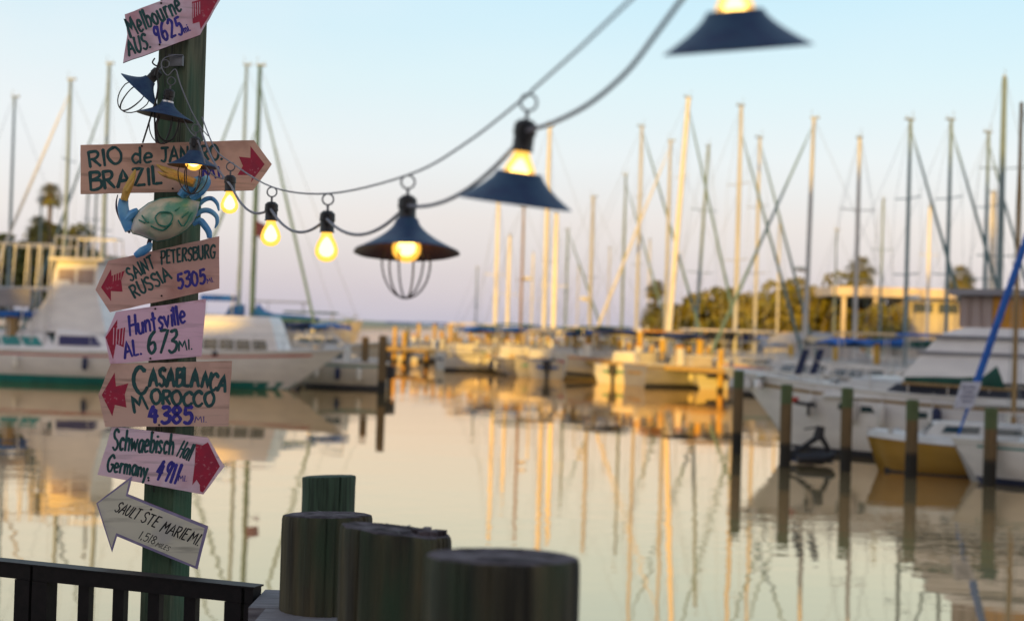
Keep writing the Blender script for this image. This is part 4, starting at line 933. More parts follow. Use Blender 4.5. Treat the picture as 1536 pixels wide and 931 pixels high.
# ------------------------------------------------------------------ foreground pilings
fg = [(494, 714, 7.6, .139, 'pile_green', 'small green-tinted piling standing behind the other foreground pilings', (455, 533)),
      (491.5, 772, 4.9, .152, 'pile_near', 'dark piling left of the three large foreground ones, behind the split-topped one', 0),
      (594, 795, 3.95, .156, 'pile_near', 'brown foreground piling with chipped weathered top in the middle', 0),
      (753, 834, 2.85, .157, 'pile_near', 'nearest and widest foreground piling with dark flat top', 0)]
for i, (px, py, D, r_, m_, l_, _) in enumerate(fg):
    base = P(px, py, D); rnd = random.Random(i + 3); ph = [rnd.uniform(0, 6) for _ in range(5)]; ck = [rnd.uniform(0, 2 * PI) for _ in range(11)]
    root = thing('foreground_piling', l_, 'piling', (base.x, base.y, 0), group='foreground pilings'); zt_ = base.z
    amp = 1.0
    wob = lambda th, z: amp * (.012 * math.sin(2 * th + ph[0]) + .008 * math.sin(5 * th + ph[1] + z) + .006 * math.sin(11 * th + ph[2]) + .004 * math.sin(23 * th + ph[3])) - sum(.045 * math.exp(-((((th - a_ + .01 * math.sin(z * 9 + a_)) + PI) % (2 * PI) - PI) / .022) ** 2) for a_ in ck)
    tl_ = {0: .05, 1: .02, 2: -.09, 3: .0}[i]
    n = 180; b = MB()
    b.lathe([(r_ * 1.03, -1.5), (r_ * 1.0, .8)] + [(r_, zt_ - .25 - .08 * j) for j in range(8, 0, -1)] + [(r_, zt_ - .25), (r_, zt_ - .05), (r_ * .995, zt_ - .012), (r_ * .975, zt_)], n, wob=wob)
    for j in range(len(b.v) - 2 * n, len(b.v)):
        v = b.v[j]; v.z += v.x * tl_ - v.y * .055 + (.0022 * math.sin(math.atan2(v.y, v.x) * 7 + ph[4]) if i == 2 else 0)
        if i == 0: v.x *= 1.02
    b.build('shaft', m_, root, smooth=True)
    b = MB(); b.lathe([(r_ * .975, zt_), (r_ * .9, zt_ + .003), (r_ * .6, zt_ - .004), (r_ * .3, zt_ + .003), (r_ * .05, zt_)], n, wob=wob)
    for v in b.v:
        v.z += v.x * tl_ - v.y * .055 + (.0022 * math.sin(v.x * 60 + v.y * 33) if i == 2 and v.xy.length < r_ * .8 else 0)
    for j in range(n):
        b.v[j].z -= .0005
        if i == 2: b.v[j].z += .0022 * math.sin(math.atan2(b.v[j].y, b.v[j].x) * 7 + ph[4])
    k = len(b.v) - n; b.capf([k + q for q in range(n)]); b.build('top', 'pile_top' if i else 'pile_green', root)
    b = MB()
    for j in range(9):
        a_ = rnd.uniform(0, 2 * PI); q0, q1 = rnd.uniform(.15, .45), rnd.uniform(.7, .95); w_ = rnd.uniform(.001, .0028)
        f0, f1 = Vector((math.cos(a_), math.sin(a_), 0)) * r_ * q0, Vector((math.cos(a_ + .05), math.sin(a_ + .05), 0)) * r_ * q1; sd = Vector((-math.sin(a_), math.cos(a_), 0)) * w_
        hz_ = lambda v: Vector((v.x, v.y, zt_ + v.x * tl_ - v.y * .055 + .0065))
        b.add([hz_(f0), hz_(f1 - sd), hz_(f1 + sd)], [(0, 1, 2)])
    b.build('top_crack', 'wire_dark', root)
    if i == 2:
        b = MB()
        for j in range(5):
            a_ = rnd.uniform(0, 6.28); x_ = .07 + j * .013; b.box((x_, -.02 + .02 * math.sin(j * 2), zt_ + x_ * tl_ + .008), (.02, .05 + .02 * math.sin(j), .016), a_)
        b.build('splinter', 'pile_top', root)

# ------------------------------------------------------------------ railing
ZR = H - .95
ra = PZ(57, 846, ZR); rb = PZ(369, 878, ZR); rd = (rb - ra).normalized(); rn = Vector((-rd.y, rd.x, 0))
def rail_panel(label, A, Bq, nb, endpost=(True, True)):
    d = (Bq - A); Lr = d.length; d.normalize(); an = math.atan2(d.y, d.x)
    t_ = thing('railing_panel', label, 'railing', (A.x, A.y, .9), (0, 0, an), 'black railing panels')
    hr = ZR - .9
    b = MB(); b.box((Lr / 2, 0, hr - .028), (Lr, .058, .056)); b.box((Lr / 2, 0, hr + .002), (Lr + .012, .070, .006)); b.build('top_rail', 'rail', t_)
    b = MB(); b.box((Lr / 2, 0, .10), (Lr, .04, .04)); b.build('bottom_rail', 'rail', t_)
    for k in (0, 1):
        if endpost[k]: b = MB(); x_ = .034 if k == 0 else Lr - .034; b.box((x_, 0, (hr - .057) / 2), (.068, .062, hr - .058)); b.build('post', 'rail', t_)
    b0 = None
    for i in range(nb):
        x_ = .068 + (Lr - .136) * (i + 1) / (nb + 1)
        if b0 is None: b = MB(); b.box((0, 0, (hr - .057 + .121) / 2), (.048, .030, hr - .057 - .121)); b0 = b.build('baluster', 'rail', t_); o = b0
        else: o = b0.copy(); COL.objects.link(o); o.parent = t_
        o.location = (x_, 0, 0)
rail_panel('black railing panel in front of the signpost', ra, rb, 4)
rail_panel('black railing panel cut by the left edge of the photograph', ra - rd * 1.0 - rd * .012, ra - rd * .012, 5)
rc = rb + rd * .012 + Vector((0, -.0, 0))
rail_panel('narrow black railing end piece between the signpost panel and the grey ledge', rc - Vector((0, 0, .012)), rc - Vector((0, 0, .012)) + rd * .034, 0, (True, False))

# timber ledge between railing and pilings
lg = thing('timber_ledge', 'weathered grey timber ledge between the black railing and the foreground pilings', 'ledge', (rc.x + .05, rc.y, 0))
zl = ZR - .03
p0 = PZ(388, 882, zl) ; b0 = None
for i in range(4):
    b = MB(); y0 = p0.y - i * .345 - .17; b.box((p0.x + .335 + i * .06, y0, zl - .03), (.62, .335, .055)); b.build('plank', 'grey_wood', lg, org=lg.location)
b = MB(); b.box((p0.x + .45, p0.y - .5, zl - .16), (.5, .1, .2)); b.box((p0.x + .5, p0.y - .5, .9 + (zl - 1.16) / 2), (.1, .1, zl - 1.16)); b.build('support', 'dock_dark', lg, org=lg.location)

# ------------------------------------------------------------------ signpost
DP = 5.76
pc0 = P(261, 470, DP); toward = Vector((-pc0.x, -pc0.y, 0)).normalized()
ang = math.radians(35); n1 = Matrix.Rotation(-ang, 3, 'Z') @ toward           # normal of the wide left face
post_yaw = math.atan2(n1.y, n1.x)
sp = thing('signpost', 'square green wooden signpost carrying seven painted arrow boards', 'signpost', (pc0.x, pc0.y, 0))
s_ = .070; b = MB(); ztp = P(275, -60, DP).z; ch = .006
pr_ = [(s_, -s_ + ch), (s_, s_ - ch), (s_ - ch, s_), (-s_ + ch, s_), (-s_, s_ - ch), (-s_, -s_ + ch), (-s_ + ch, -s_), (s_ - ch, -s_)]
Rz = Matrix.Rotation(post_yaw, 3, 'Z'); rr = random.Random(2)
b.loft([[Rz @ Vector((x * k, y * k, z)) for x, y in pr_] for z, k in ((-1.5, 1.02), (.9, 1.01), (1.9, 1), (2.4, 1.0), (2.9, 1), (3.4, .995), (ztp, .99))])
b.build('post', 'post', sp)
b = MB()      # drying cracks, thin dark strips just proud of the faces
for k in range(16):
    fx, nn, uu = (s_ + .0006, Vector((1, 0, 0)), Vector((0, 1, 0))) if k % 2 else (s_ + .0006, Vector((0, -1, 0)), Vector((1, 0, 0)))
    o_ = rr.uniform(-.055, .055); z0 = rr.uniform(1.8, 4.0); ln = rr.uniform(.12, .4); wq = rr.uniform(.001, .0026)
    pts = [(o_ + rr.uniform(-.002, .002), z0 + ln * j / 5) for j in range(6)]
    for (o0, za), (o1, zb_) in zip(pts, pts[1:]):
        b.add([Rz @ (nn * fx + uu * (o0 - wq) + Vector((0, 0, za))), Rz @ (nn * fx + uu * (o0 + wq) + Vector((0, 0, za))), Rz @ (nn * fx + uu * (o1 + wq) + Vector((0, 0, zb_))), Rz @ (nn * fx + uu * (o1 - wq) + Vector((0, 0, zb_)))], [(0, 1, 2, 3)])
b.build('wood_crack', 'wire_dark', sp, label=None)
b = MB(); q = P(265, 92, 5.66); b.box(q - sp.location, (.06, .012, .04), post_yaw + PI / 2); b.tube([q - sp.location + Vector((-.03, -.02, .02)), q - sp.location + Vector((.03, -.02, .02))], .004, 6); b.build('bracket', 'ring', sp)

GL = {
 'A': (.75, '0,0 .37,1 .75,0|.14,.36 .62,.38'), 'B': (.62, '.05,1 .05,0|~.03,.97 .5,.95 .55,.72 .08,.53|~.08,.53 .6,.5 .64,.15 .3,.0 .05,.02'),
 'C': (.68, '~.66,.82 .42,1 .1,.75 .02,.38 .2,.03 .45,.0 .68,.2'), 'E': (.5, '.05,1 .05,0|.02,.98 .5,1|.05,.52 .42,.54|.03,.02 .5,.03'),
 'G': (.68, '~.66,.82 .42,1 .1,.75 .02,.38 .2,.03 .5,.02 .64,.38|.4,.42 .72,.42'), 'H': (.62, '.05,1 .05,0|.6,1 .6,0|.05,.5 .6,.53'),
 'I': (.1, '.05,1 .05,0'), 'J': (.6, '.1,.98 .7,1|~.45,1 .45,.3 .3,.02 .05,.12'), 'L': (.5, '.06,1 .04,.03 .5,.04'),
 'M': (.85, '.02,0 .16,1 .42,.35 .70,1 .84,0'), 'N': (.68, '.04,0 .06,1 .6,.04 .64,1'), 'O': (.72, '~.36,1 .06,.8 .02,.4 .3,0 .62,.15 .7,.6 .5,.96 .34,.99'),
 'P': (.55, '.06,0 .05,1|~.03,.96 .45,.97 .56,.72 .4,.5 .06,.46'), 'R': (.6, '.06,0 .05,1|~.03,.96 .45,.97 .54,.74 .38,.53 .06,.48|.24,.48 .6,0'),
 'S': (.58, '~.55,.86 .35,1 .08,.85 .15,.6 .45,.45 .54,.2 .3,.0 .02,.14'), 'T': (.62, '.0,.97 .64,1|.33,.98 .3,0'), 'U': (.62, '~.04,1 .04,.3 .28,.0 .52,.15 .58,.5 .6,1'),
 'V': (.6, '0,1 .3,0 .6,1'), 'Z': (.62, '.04,.97 .6,1 .04,.03 .62,.04'),
 'a': (.5, '~.45,.55 .2,.62 .02,.35 .15,.02 .38,.12 .45,.5|.46,.6 .48,.0'), 'b': (.48, '.05,1 .05,.02|~.05,.45 .3,.6 .48,.35 .3,.02 .05,.06'), 'c': (.44, '~.42,.5 .22,.62 .03,.35 .18,.02 .42,.12'),
 'd': (.5, '~.45,.5 .2,.6 .02,.32 .18,.02 .42,.14|.47,1 .48,0'), 'e': (.48, '~.04,.32 .44,.38 .38,.58 .18,.6 .03,.32 .15,.03 .44,.1'), 'h': (.48, '.05,1 .05,0|~.05,.4 .28,.62 .43,.45 .45,0'),
 'i': (.1, '.05,.6 .05,0|.05,.84 .06,.78'), 'l': (.1, '.05,1 .05,0'), 'm': (.75, '.05,.6 .05,0|~.05,.42 .22,.6 .36,.45 .37,0|~.38,.42 .55,.6 .68,.45 .7,0'),
 'n': (.48, '.05,.6 .05,0|~.05,.42 .26,.6 .42,.45 .44,0'), 'o': (.5, '~.25,.6 .04,.42 .05,.12 .25,0 .45,.15 .45,.45 .24,.6'), 'r': (.36, '.05,.6 .05,0|~.05,.38 .2,.58 .36,.55'),
 's': (.4, '~.38,.52 .2,.62 .05,.47 .2,.32 .36,.18 .2,.0 .02,.08'), 't': (.4, '.2,.95 .18,.0|.0,.6 .4,.64'), 'u': (.48, '~.04,.6 .05,.15 .22,.0 .4,.15 .44,.6|.44,.6 .46,0'),
 'v': (.44, '0,.6 .2,0 .44,.6'), 'w': (.68, '0,.6 .17,.02 .34,.5 .5,.02 .68,.6'), 'y': (.46, '0,.6 .22,.05|.46,.6 .1,-.38'),
 '0': (.56, '~.28,1 .04,.75 .04,.25 .28,0 .52,.25 .52,.75 .27,.99'), '1': (.16, '.08,1 .05,0'), '3': (.52, '~.06,.95 .4,1 .46,.75 .18,.55|~.18,.55 .52,.42 .48,.12 .2,0 .02,.12'),
 '4': (.6, '.32,1 .04,.38 .6,.42|.44,.78 .40,0'), '5': (.52, '.5,.98 .12,.97 .08,.55|~.08,.55 .4,.62 .52,.3 .3,.0 .02,.08'), '6': (.54, '~.46,.98 .14,.7 .03,.25 .25,0 .5,.2 .4,.5 .08,.38'),
 '7': (.54, '.03,.96 .54,.98 .18,0'), '8': (.54, '~.27,.52 .06,.75 .27,1 .48,.76 .27,.52 .04,.25 .27,0 .52,.24 .27,.52'), '9': (.52, '~.46,.8 .24,1 .04,.75 .2,.5 .46,.7|.48,.95 .34,0'), '2': (.54, '~.05,.8 .26,1 .5,.78 .3,.4 .03,.04|.03,.04 .54,.05'),
 '.': (.08, '.04,.06 .05,.0'), ',': (.1, '.06,.08 .02,-.12'), ' ': (.35, ''), "'": (.06, '.03,1 .02,.85'),
}
class Plane:
    def __init__(s, c, n): s.c = c; s.n = n.normalized()
    def at(s, px, py, off=0):
        d = ray(px, py); c = s.c + s.n * off; return CAM + d * ((c - CAM).dot(s.n) / d.dot(s.n))
def letters(parent, pl, text, p0, p1, h, m, wt=.17, slant=.0, jit=1, org=None, gap=.17, off=.0006, hs=None):
    """hand-lettered strokes along the base line p0-p1 (photo pixels), laid 0.6 mm proud of the board"""
    rnd = random.Random(text + str(h)); tot = sum(GL[c][0] + gap for c in text) - gap
    ex = Vector((p1[0] - p0[0], p1[1] - p0[1])); Lx = ex.length; ex.normalize(); ey = Vector((ex.y, -ex.x)); k = Lx / tot
    b = MB(); x = 0; lay = 0
    for ci, c in enumerate(text):
        wd, st = GL[c]; hh = h * (hs[ci] if hs else 1) * (1 + jit * rnd.uniform(-.05, .05)); dy = jit * rnd.uniform(-.03, .03) * h; sl = slant + jit * rnd.uniform(-.05, .05)
        if st:
            for s0 in st.split('|'):
                sm = s0.startswith('~'); pts = [tuple(map(float, q.split(','))) for q in s0.strip('~').split()]
                if sm: pts = smooth_pts(pts, 4)
                else:
                    o2 = []
                    for a_, c_ in zip(pts, pts[1:]): o2 += [(a_[0] + (c_[0] - a_[0]) * j / 3, a_[1] + (c_[1] - a_[1]) * j / 3) for j in range(3)]
                    pts = o2 + [pts[-1]]
                P2 = []
                for u, v in pts: P2.append(Vector(p0) + ex * (x + u * k + sl * v * hh) + ey * (v * hh + dy))
                w0 = wt * h * .5 * (1.06 if h > 18 and m != 'ink_black' else 1.1); n = len(P2); Lf, Rf = [], []; lay += 1; of = off + lay * .00003
                for i, q in enumerate(P2):
                    d = (P2[min(i + 1, n - 1)] - P2[max(i - 1, 0)]); d = d.normalized() if d.length > 0 else Vector((1, 0)); nn = Vector((-d.y, d.x))
                    ww = w0 * (1 - .25 * i / n) * rnd.uniform(.88, 1.1); Lf.append(q + nn * ww); Rf.append(q - nn * ww)
                d0 = (P2[0] - P2[1]).normalized(); d1 = (P2[-1] - P2[-2]).normalized()
                poly = [P2[0] + d0 * w0 * .7] ; V = [pl.at(*(P2[0] + d0 * w0 * .8), of)]
                for a_, c_ in zip(Lf, Rf): V += [pl.at(*a_, of), pl.at(*c_, of)]
                V.append(pl.at(*(P2[-1] + d1 * w0 * .5), of))
                fs = [(0, 1, 2)] + [(1 + 2 * i, 3 + 2 * i, 4 + 2 * i, 2 + 2 * i) for i in range(n - 1)] + [(2 * n - 1, 2 * n + 1, 2 * n)]
                b.add(V, fs)
        x += (wd + gap) * k
    return b.build('lettering', m, parent, org=org)
def board(label, D, outline, m, arrow=None, texts=(), screws=(), th=.016, yaw=0, edge='bd_edge', stripes=None, inner=None, arrow_m='ink_red'):
    cx = sum(p[0] for p in outline) / len(outline); cy = sum(p[1] for p in outline) / len(outline)
    c = P(cx, cy, D); n = (Matrix.Rotation(math.radians(yaw), 3, 'Z') @ Vector((-c.x, -c.y, 0)).normalized()); pl = Plane(c, n); org = sp.location
    # subdivide edges with slight unevenness
    rnd = random.Random(label); pts = []
    for i, p_ in enumerate(outline):
        q = outline[(i + 1) % len(outline)]; L_ = math.dist(p_, q); k = max(1, int(L_ // 14))
        for j in range(k):
            u = j / k; jx = 0 if j == 0 else rnd.uniform(-.35, .35); pts.append((p_[0] + (q[0] - p_[0]) * u + jx, p_[1] + (q[1] - p_[1]) * u + jx))
    F_ = [pl.at(*p_) for p_ in pts]; B_ = [v - n * th for v in F_]
    b = MB(); b.cur = 1; b.prism(F_, B_)
    bd = b.build('arrow_board', [m, edge], sp, org=org, label=label)
    if inner:
        b = MB(); b.prism([pl.at(*p_, .0006) for p_ in inner], [pl.at(*p_, .0001) for p_ in inner]); b.build('painted_field', 'bd_cream', bd, org=org)
    if arrow:
        b = MB(); A_ = [pl.at(*p_, .0007) for p_ in arrow]; b.prism(A_, [v - n * .0004 for v in A_]); b.build('painted_arrow', arrow_m, bd, org=org)
    if stripes:
        b = MB()
        for s0 in stripes:
            A_ = [pl.at(*p_, .0011) for p_ in s0]; b.prism(A_, [v - n * .0002 for v in A_])
        b.build('brush_gap', m, bd, org=org)
    for tx in texts: letters(bd, pl, *tx[:5], org=org, **(tx[5] if len(tx) > 5 else {}))
    for q in screws:
        cc = pl.at(*q); b = MB(); b.tube([cc - n * .001, cc + n * .003], .0042, 8); b.build('screw', 'screw', bd, org=org)
    return bd, pl
def Z1(x, y): return (100 + x / 4.232, y / 4.232)
def Z2(x, y): return (100 + x / 4.432, 190 + y / 4.432)
def Z3(x, y): return (120 + x / 4.232, 340 + y / 4.232)
def Z4(x, y): return (120 + x / 4.231, 530 + y / 4.231)
def Z5(x, y): return (120 + x / 3.863, 690 + y / 3.863)
DBd = 5.62
T_, B__ = 'ink_teal', 'ink_blue'
board('pink-white board lettered Melbourne AUS 9625 mi, pointing up right', DBd, [(187, 22), (292, -18), (337, -12), (300, 52.5), (184.5, 94.5), (191, 52)], 'bd_pinkwhite',
      [(288, 3), (299, 0), (301, -12), (331, -8), (315, 22), (301, 44), (299, 33), (289, 36)],
      [('Melbourne', (196, 56), (274, 17), 29, T_, dict(slant=.08, wt=.14, gap=.22)), ('AUS.', (194, 84), (226, 72), 24, T_, dict(slant=.1)), ('9625', (236, 67), (275, 50), 27, B__, dict(slant=.12, wt=.16, gap=.25)), ('mi.', (277, 50), (286, 46), 12, B__)],
      [Z1(600, 22), Z1(590, 285)], stripes=[[(289 + k * 3.3, 6 - k), (290.2 + k * 3.3, 5 - k), (290.6 + k * 3.2, 28 - k * 2), (289.6 + k * 3.2, 27 - k * 2)] for k in range(4)])
board('wide tan board lettered Rio de Janeiro Brazil, pointing right', DBd - .01, [Z2(92, 122), Z2(1245, 90), Z2(1364, 250), Z2(1240, 422), Z2(92, 447)], 'bd_tan',
      [Z2(*q) for q in ((1145, 200), (1222, 208), (1222, 130), (1316, 250), (1225, 372), (1235, 322), (1135, 322), (1172, 262))],
      [('RIO', (134, 251), (184, 245), 24, T_, dict(wt=.2)), ('de', (198, 244.5), (228, 244), 23, T_, dict(wt=.18)), ('JANEIRO.', (241, 243), (333, 239), 22, T_, dict(wt=.19)), ('BRAZIL', (135, 285), (243, 276), 26, T_, dict(wt=.2)),
       ('5015', (255, 277), (300, 274), 22, B__) if False else ('MI.', (304, 270), (336, 266), 16, B__, dict(wt=.22))], [Z2(705, 412), Z2(500, 130)])
board('rose board lettered Saint Petersburg Russia 5305 mi, pointing left', DBd, [Z3(180, 215), Z3(885, 60), Z3(885, 392), Z3(190, 542), Z3(98, 400)], 'bd_rose',
      [Z3(*q) for q in ((133, 385), (197, 268), (200, 312), (285, 278), (262, 340), (270, 412), (196, 408), (197, 472))],
      [('SAINT', (196, 422), (233, 401), 20, T_, dict(wt=.17, slant=.1)), ('PETERSBURG', (242, 396), (323, 386), 20, T_, dict(wt=.16, slant=.1)), ('RUSSIA', (202, 447), (258, 418), 20, T_, dict(wt=.18)), ('5305', (267, 433), (308, 425), 22, B__, dict(wt=.2, slant=.1)), ('MI.', (311, 425), (321, 422.5), 7, B__)],
      [Z3(515, 195), Z3(518, 438)], stripes=[[Z3(212 + k * 16, 285), Z3(216 + k * 16, 285), Z3(213 + k * 16, 345 - k * 6), Z3(209 + k * 16, 345)] for k in range(4)])
board('lilac board lettered Huntsville AL 673 MI with red stains, pointing left', DBd, [Z3(228, 540), Z3(800, 458), Z3(772, 822), Z3(190, 870), Z3(158, 700)], 'bd_lilac',
      [Z3(*q) for q in ((163, 700), (237, 588), (236, 650), (287, 638), (277, 765), (228, 742), (210, 842))],
      [('Huntsville', (194.5, 503.5), (279, 484), 28, B__, dict(wt=.15, slant=.12)), ('AL.', (187.5, 538), (212, 531), 23, B__, dict(slant=.15)), ('673', (222, 531), (264, 528.5), 34, T_, dict(wt=.15, slant=.1)), ('MI.', (268, 525.5), (288, 524), 15, T_)],
      [Z3(478, 520), Z3(447, 835)], stripes=[[Z3(212 + k * 20, 640), Z3(217 + k * 20, 640), Z3(213 + k * 18, 750), Z3(209 + k * 18, 745)] for k in range(4)])
board('tan board lettered Casablanca Morocco 4385 MI, pointing left', DBd - .006, [Z4(195, 65), Z4(965, 47), Z4(942, 460), Z4(160, 465), Z4(116, 262)], 'bd_tan2',
      [Z4(*q) for q in ((138, 262), (220, 120), (228, 208), (307, 188), (284, 260), (295, 342), (222, 325), (205, 397))],
      [('C', Z4(350, 252), Z4(432, 240), 40, T_, dict(wt=.16)), ('ASABLA', Z4(440, 206), Z4(752, 210), 27, T_, dict(wt=.22)), ('NCA', Z4(768, 214), Z4(920, 246), 24, T_, dict(wt=.22, gap=.10)),
       ('M', Z4(345, 375), Z4(432, 352), 26, T_, dict(wt=.18)), ('OROCCO', Z4(450, 316), Z4(848, 334), 21, T_, dict(wt=.25, gap=.12)),
       ('4385', Z4(435, 436), Z4(710, 442), 25, B__, dict(wt=.25)), ('MI.', Z4(727, 436), Z4(802, 436), 9, B__, dict(wt=.15))], [Z4(540, 102), Z4(502, 452)])
board('lilac board lettered Schwaebisch Hall Germany 4911 MI, pointing right', DBd + .012, [Z4(205, 462), Z4(812, 533), Z4(917, 716), Z4(783, 893), Z4(110, 768)], 'bd_pinkwhite',
      [Z4(*q) for q in ((735, 572), (778, 582), (812, 562), (888, 715), (780, 880), (762, 872), (760, 832), (740, 800), (712, 835), (728, 700))],
      [('Schwaebisch', Z4(205, 612), Z4(588, 640), 31, T_, dict(wt=.13, slant=.05)), ('Hall', Z4(612, 648), Z4(690, 680), 27, T_, dict(wt=.11, slant=.04, gap=.25)), ('Germany.', Z4(168, 745), Z4(435, 790), 24, T_, dict(wt=.16)), ('4911', Z4(470, 796), Z4(608, 826), 30, B__, dict(wt=.16, slant=.14, gap=.3)), ('MI.', Z4(622, 806), Z4(674, 812), 9, B__, dict(wt=.15))],
      [Z4(435, 803), Z4(465, 500)])
so_ = [(95, 250), (303, 90), (278, 197), (743, 383), (682, 632), (215, 440), (186, 534)]
si_ = [(103, 250), (285, 116), (265, 206), (722, 392), (668, 612), (210, 420), (183, 505)]
bd, pl = board('cream arrow-shaped board with purple border lettered Sault Ste Marie MI, pointing left', DBd - .012, [Z5(*q) for q in so_], 'bd_purple', None,
      [('SAULT', Z5(197, 292), Z5(325, 345), 17, 'ink_black', dict(wt=.12, slant=.25)), ('STE', Z5(348, 352), Z5(432, 390), 18, 'ink_black', dict(wt=.12, slant=.2)), ('MARIE', Z5(460, 408), Z5(605, 462), 18, 'ink_black', dict(wt=.12, slant=.2)), ('MI.', Z5(620, 470), Z5(680, 495), 18, 'ink_black', dict(wt=.12, slant=.2)),
       ('1,518', Z5(338, 452), Z5(428, 488), 13, 'ink_black', dict(wt=.11, slant=.15)), ('MILES', Z5(435, 496), Z5(510, 525), 7, 'ink_black', dict(wt=.14, slant=.3))],
      [Z5(412, 283)], inner=[Z5(*q) for q in si_])

# ------------------------------------------------------------------ crab ornament
DC = 5.54; co = P(250, 328, DC)
cb = thing('crab_ornament', 'blue metal crab ornament with yellow claws fixed below the Rio board', 'ornament', co)
def px2(pts, D=DC): return [P(*Z2(x, y), D) for x, y in pts]
body = [(425, 682), (445, 615), (485, 555), (545, 510), (620, 480), (720, 470), (800, 478), (885, 500), (870, 570), (845, 630), (800, 680), (745, 718), (680, 745), (600, 762), (545, 742), (490, 720), (440, 708)]
ctr = Vector((650, 612)); R = []
for k, dz in ((1, .0), (1.0, .012), (.93, .035), (.75, .058), (.45, .072), (.12, .077)):
    R.append([P(*Z2(ctr.x + (x - ctr.x) * k, ctr.y + (y - ctr.y) * k), DC - dz) for x, y in body])
b = MB(); b.loft(R); b.build('shell', 'crab_body', cb, smooth=True, org=co)
b = MB(); b.tube([P(*Z2(x, y), DC - .004) for x, y in body + body[:1]], .0032, 6); b.build('shell_rim', 'crab_teal', cb, org=co)
b = MB()
def surf(x, y, e=.003):
    # depth of the dome over photo point
    best = 1
    rx = 225; ry = 135; q = ((x - ctr.x) / rx) ** 2 + ((y - ctr.y) / ry) ** 2
    return P(*Z2(x, y), DC - .078 * math.sqrt(max(0, 1 - min(q, 1))) ** .9 - e - .004)
for ln in ([(590, 600), (620, 570), (690, 572), (705, 610), (670, 660), (610, 650), (588, 602)], [(500, 590), (530, 630), (545, 635)], [(720, 560), (790, 520), (860, 515)], [(740, 620), (780, 660), (850, 540)], [(560, 660), (640, 690), (700, 640)], [(765, 605), (812, 565)], [(480, 620), (520, 640)]):
    b.tube([surf(x, y) for x, y in smooth_pts(ln, 3)], .0034, 5)
b.build('painted_line', 'crab_teal', cb, org=co)
def limb(name, pts, rad, m, D=DC, flat=.9, par=None, dd=None):
    sp_ = smooth_pts(pts, 4); rs = []
    n = len(pts)
    for i in range(len(sp_)):
        u = i / (len(sp_) - 1) * (n - 1); j = min(int(u), n - 2); rs.append((rad[j] + (rad[j + 1] - rad[j]) * (u - j)) / 4.432 / F * D)
    b = MB(); b.tube([P(*Z2(x, y), D) for x, y in sp_], rs, 9, flat=flat); return b.build(name, m, cb, smooth=True, org=co)
limb('left_claw_arm', [(420, 690), (395, 620), (375, 540), (380, 480)], [34, 40, 38, 30], 'crab_blue')
limb('upper_arm', [(400, 620), (440, 580), (475, 560)], [38, 34, 25], 'crab_blue')
limb('claw', [(380, 490), (398, 430), (420, 380), (440, 330), (457, 285)], [24, 28, 26, 18, 5], 'crab_yellow', DC - .02)
limb('claw', [(400, 430), (420, 400), (436, 372), (450, 345)], [16, 14, 10, 4], 'crab_yellow', DC - .035)
limb('leg_spine', [(420, 705), (370, 640), (335, 560), (330, 500), (340, 452)], [10, 9, 8, 6, 3], 'crab_dark', DC + .02)
limb('claw_arm', [(760, 465), (800, 420), (850, 380), (900, 350)], [34, 42, 44, 34], 'crab_blue')
limb('claw_arm', [(830, 480), (890, 430), (930, 370), (920, 330)], [26, 34, 34, 26], 'crab_blue')
limb('claw', [(850, 375), (770, 345), (700, 310), (640, 280), (598, 252)], [34, 40, 34, 20, 4], 'crab_yellow', DC - .03)
limb('claw', [(760, 350), (690, 332), (640, 318), (605, 298)], [18, 20, 14, 3], 'crab_yellow', DC - .055)
limb('leg', [(860, 590), (900, 560), (950, 560), (995, 595), (1000, 640), (985, 675)], [14, 20, 20, 17, 13, 4], 'crab_blue')
limb('leg', [(880, 520), (920, 485), (965, 478), (1000, 510), (1012, 560)], [14, 18, 17, 14, 6], 'crab_blue', DC + .02)
limb('leg', [(840, 650), (885, 625), (920, 660), (945, 700), (950, 740)], [16, 26, 26, 24, 18], 'crab_blue')
limb('swimming_paddle', [(560, 770), (540, 805), (500, 830), (455, 858)], [10, 26, 30, 18], 'crab_blue', DC + .02)
limb('leg', [(555, 745), (545, 790), (560, 815)], [14, 14, 8], 'crab_dark', DC + .03)

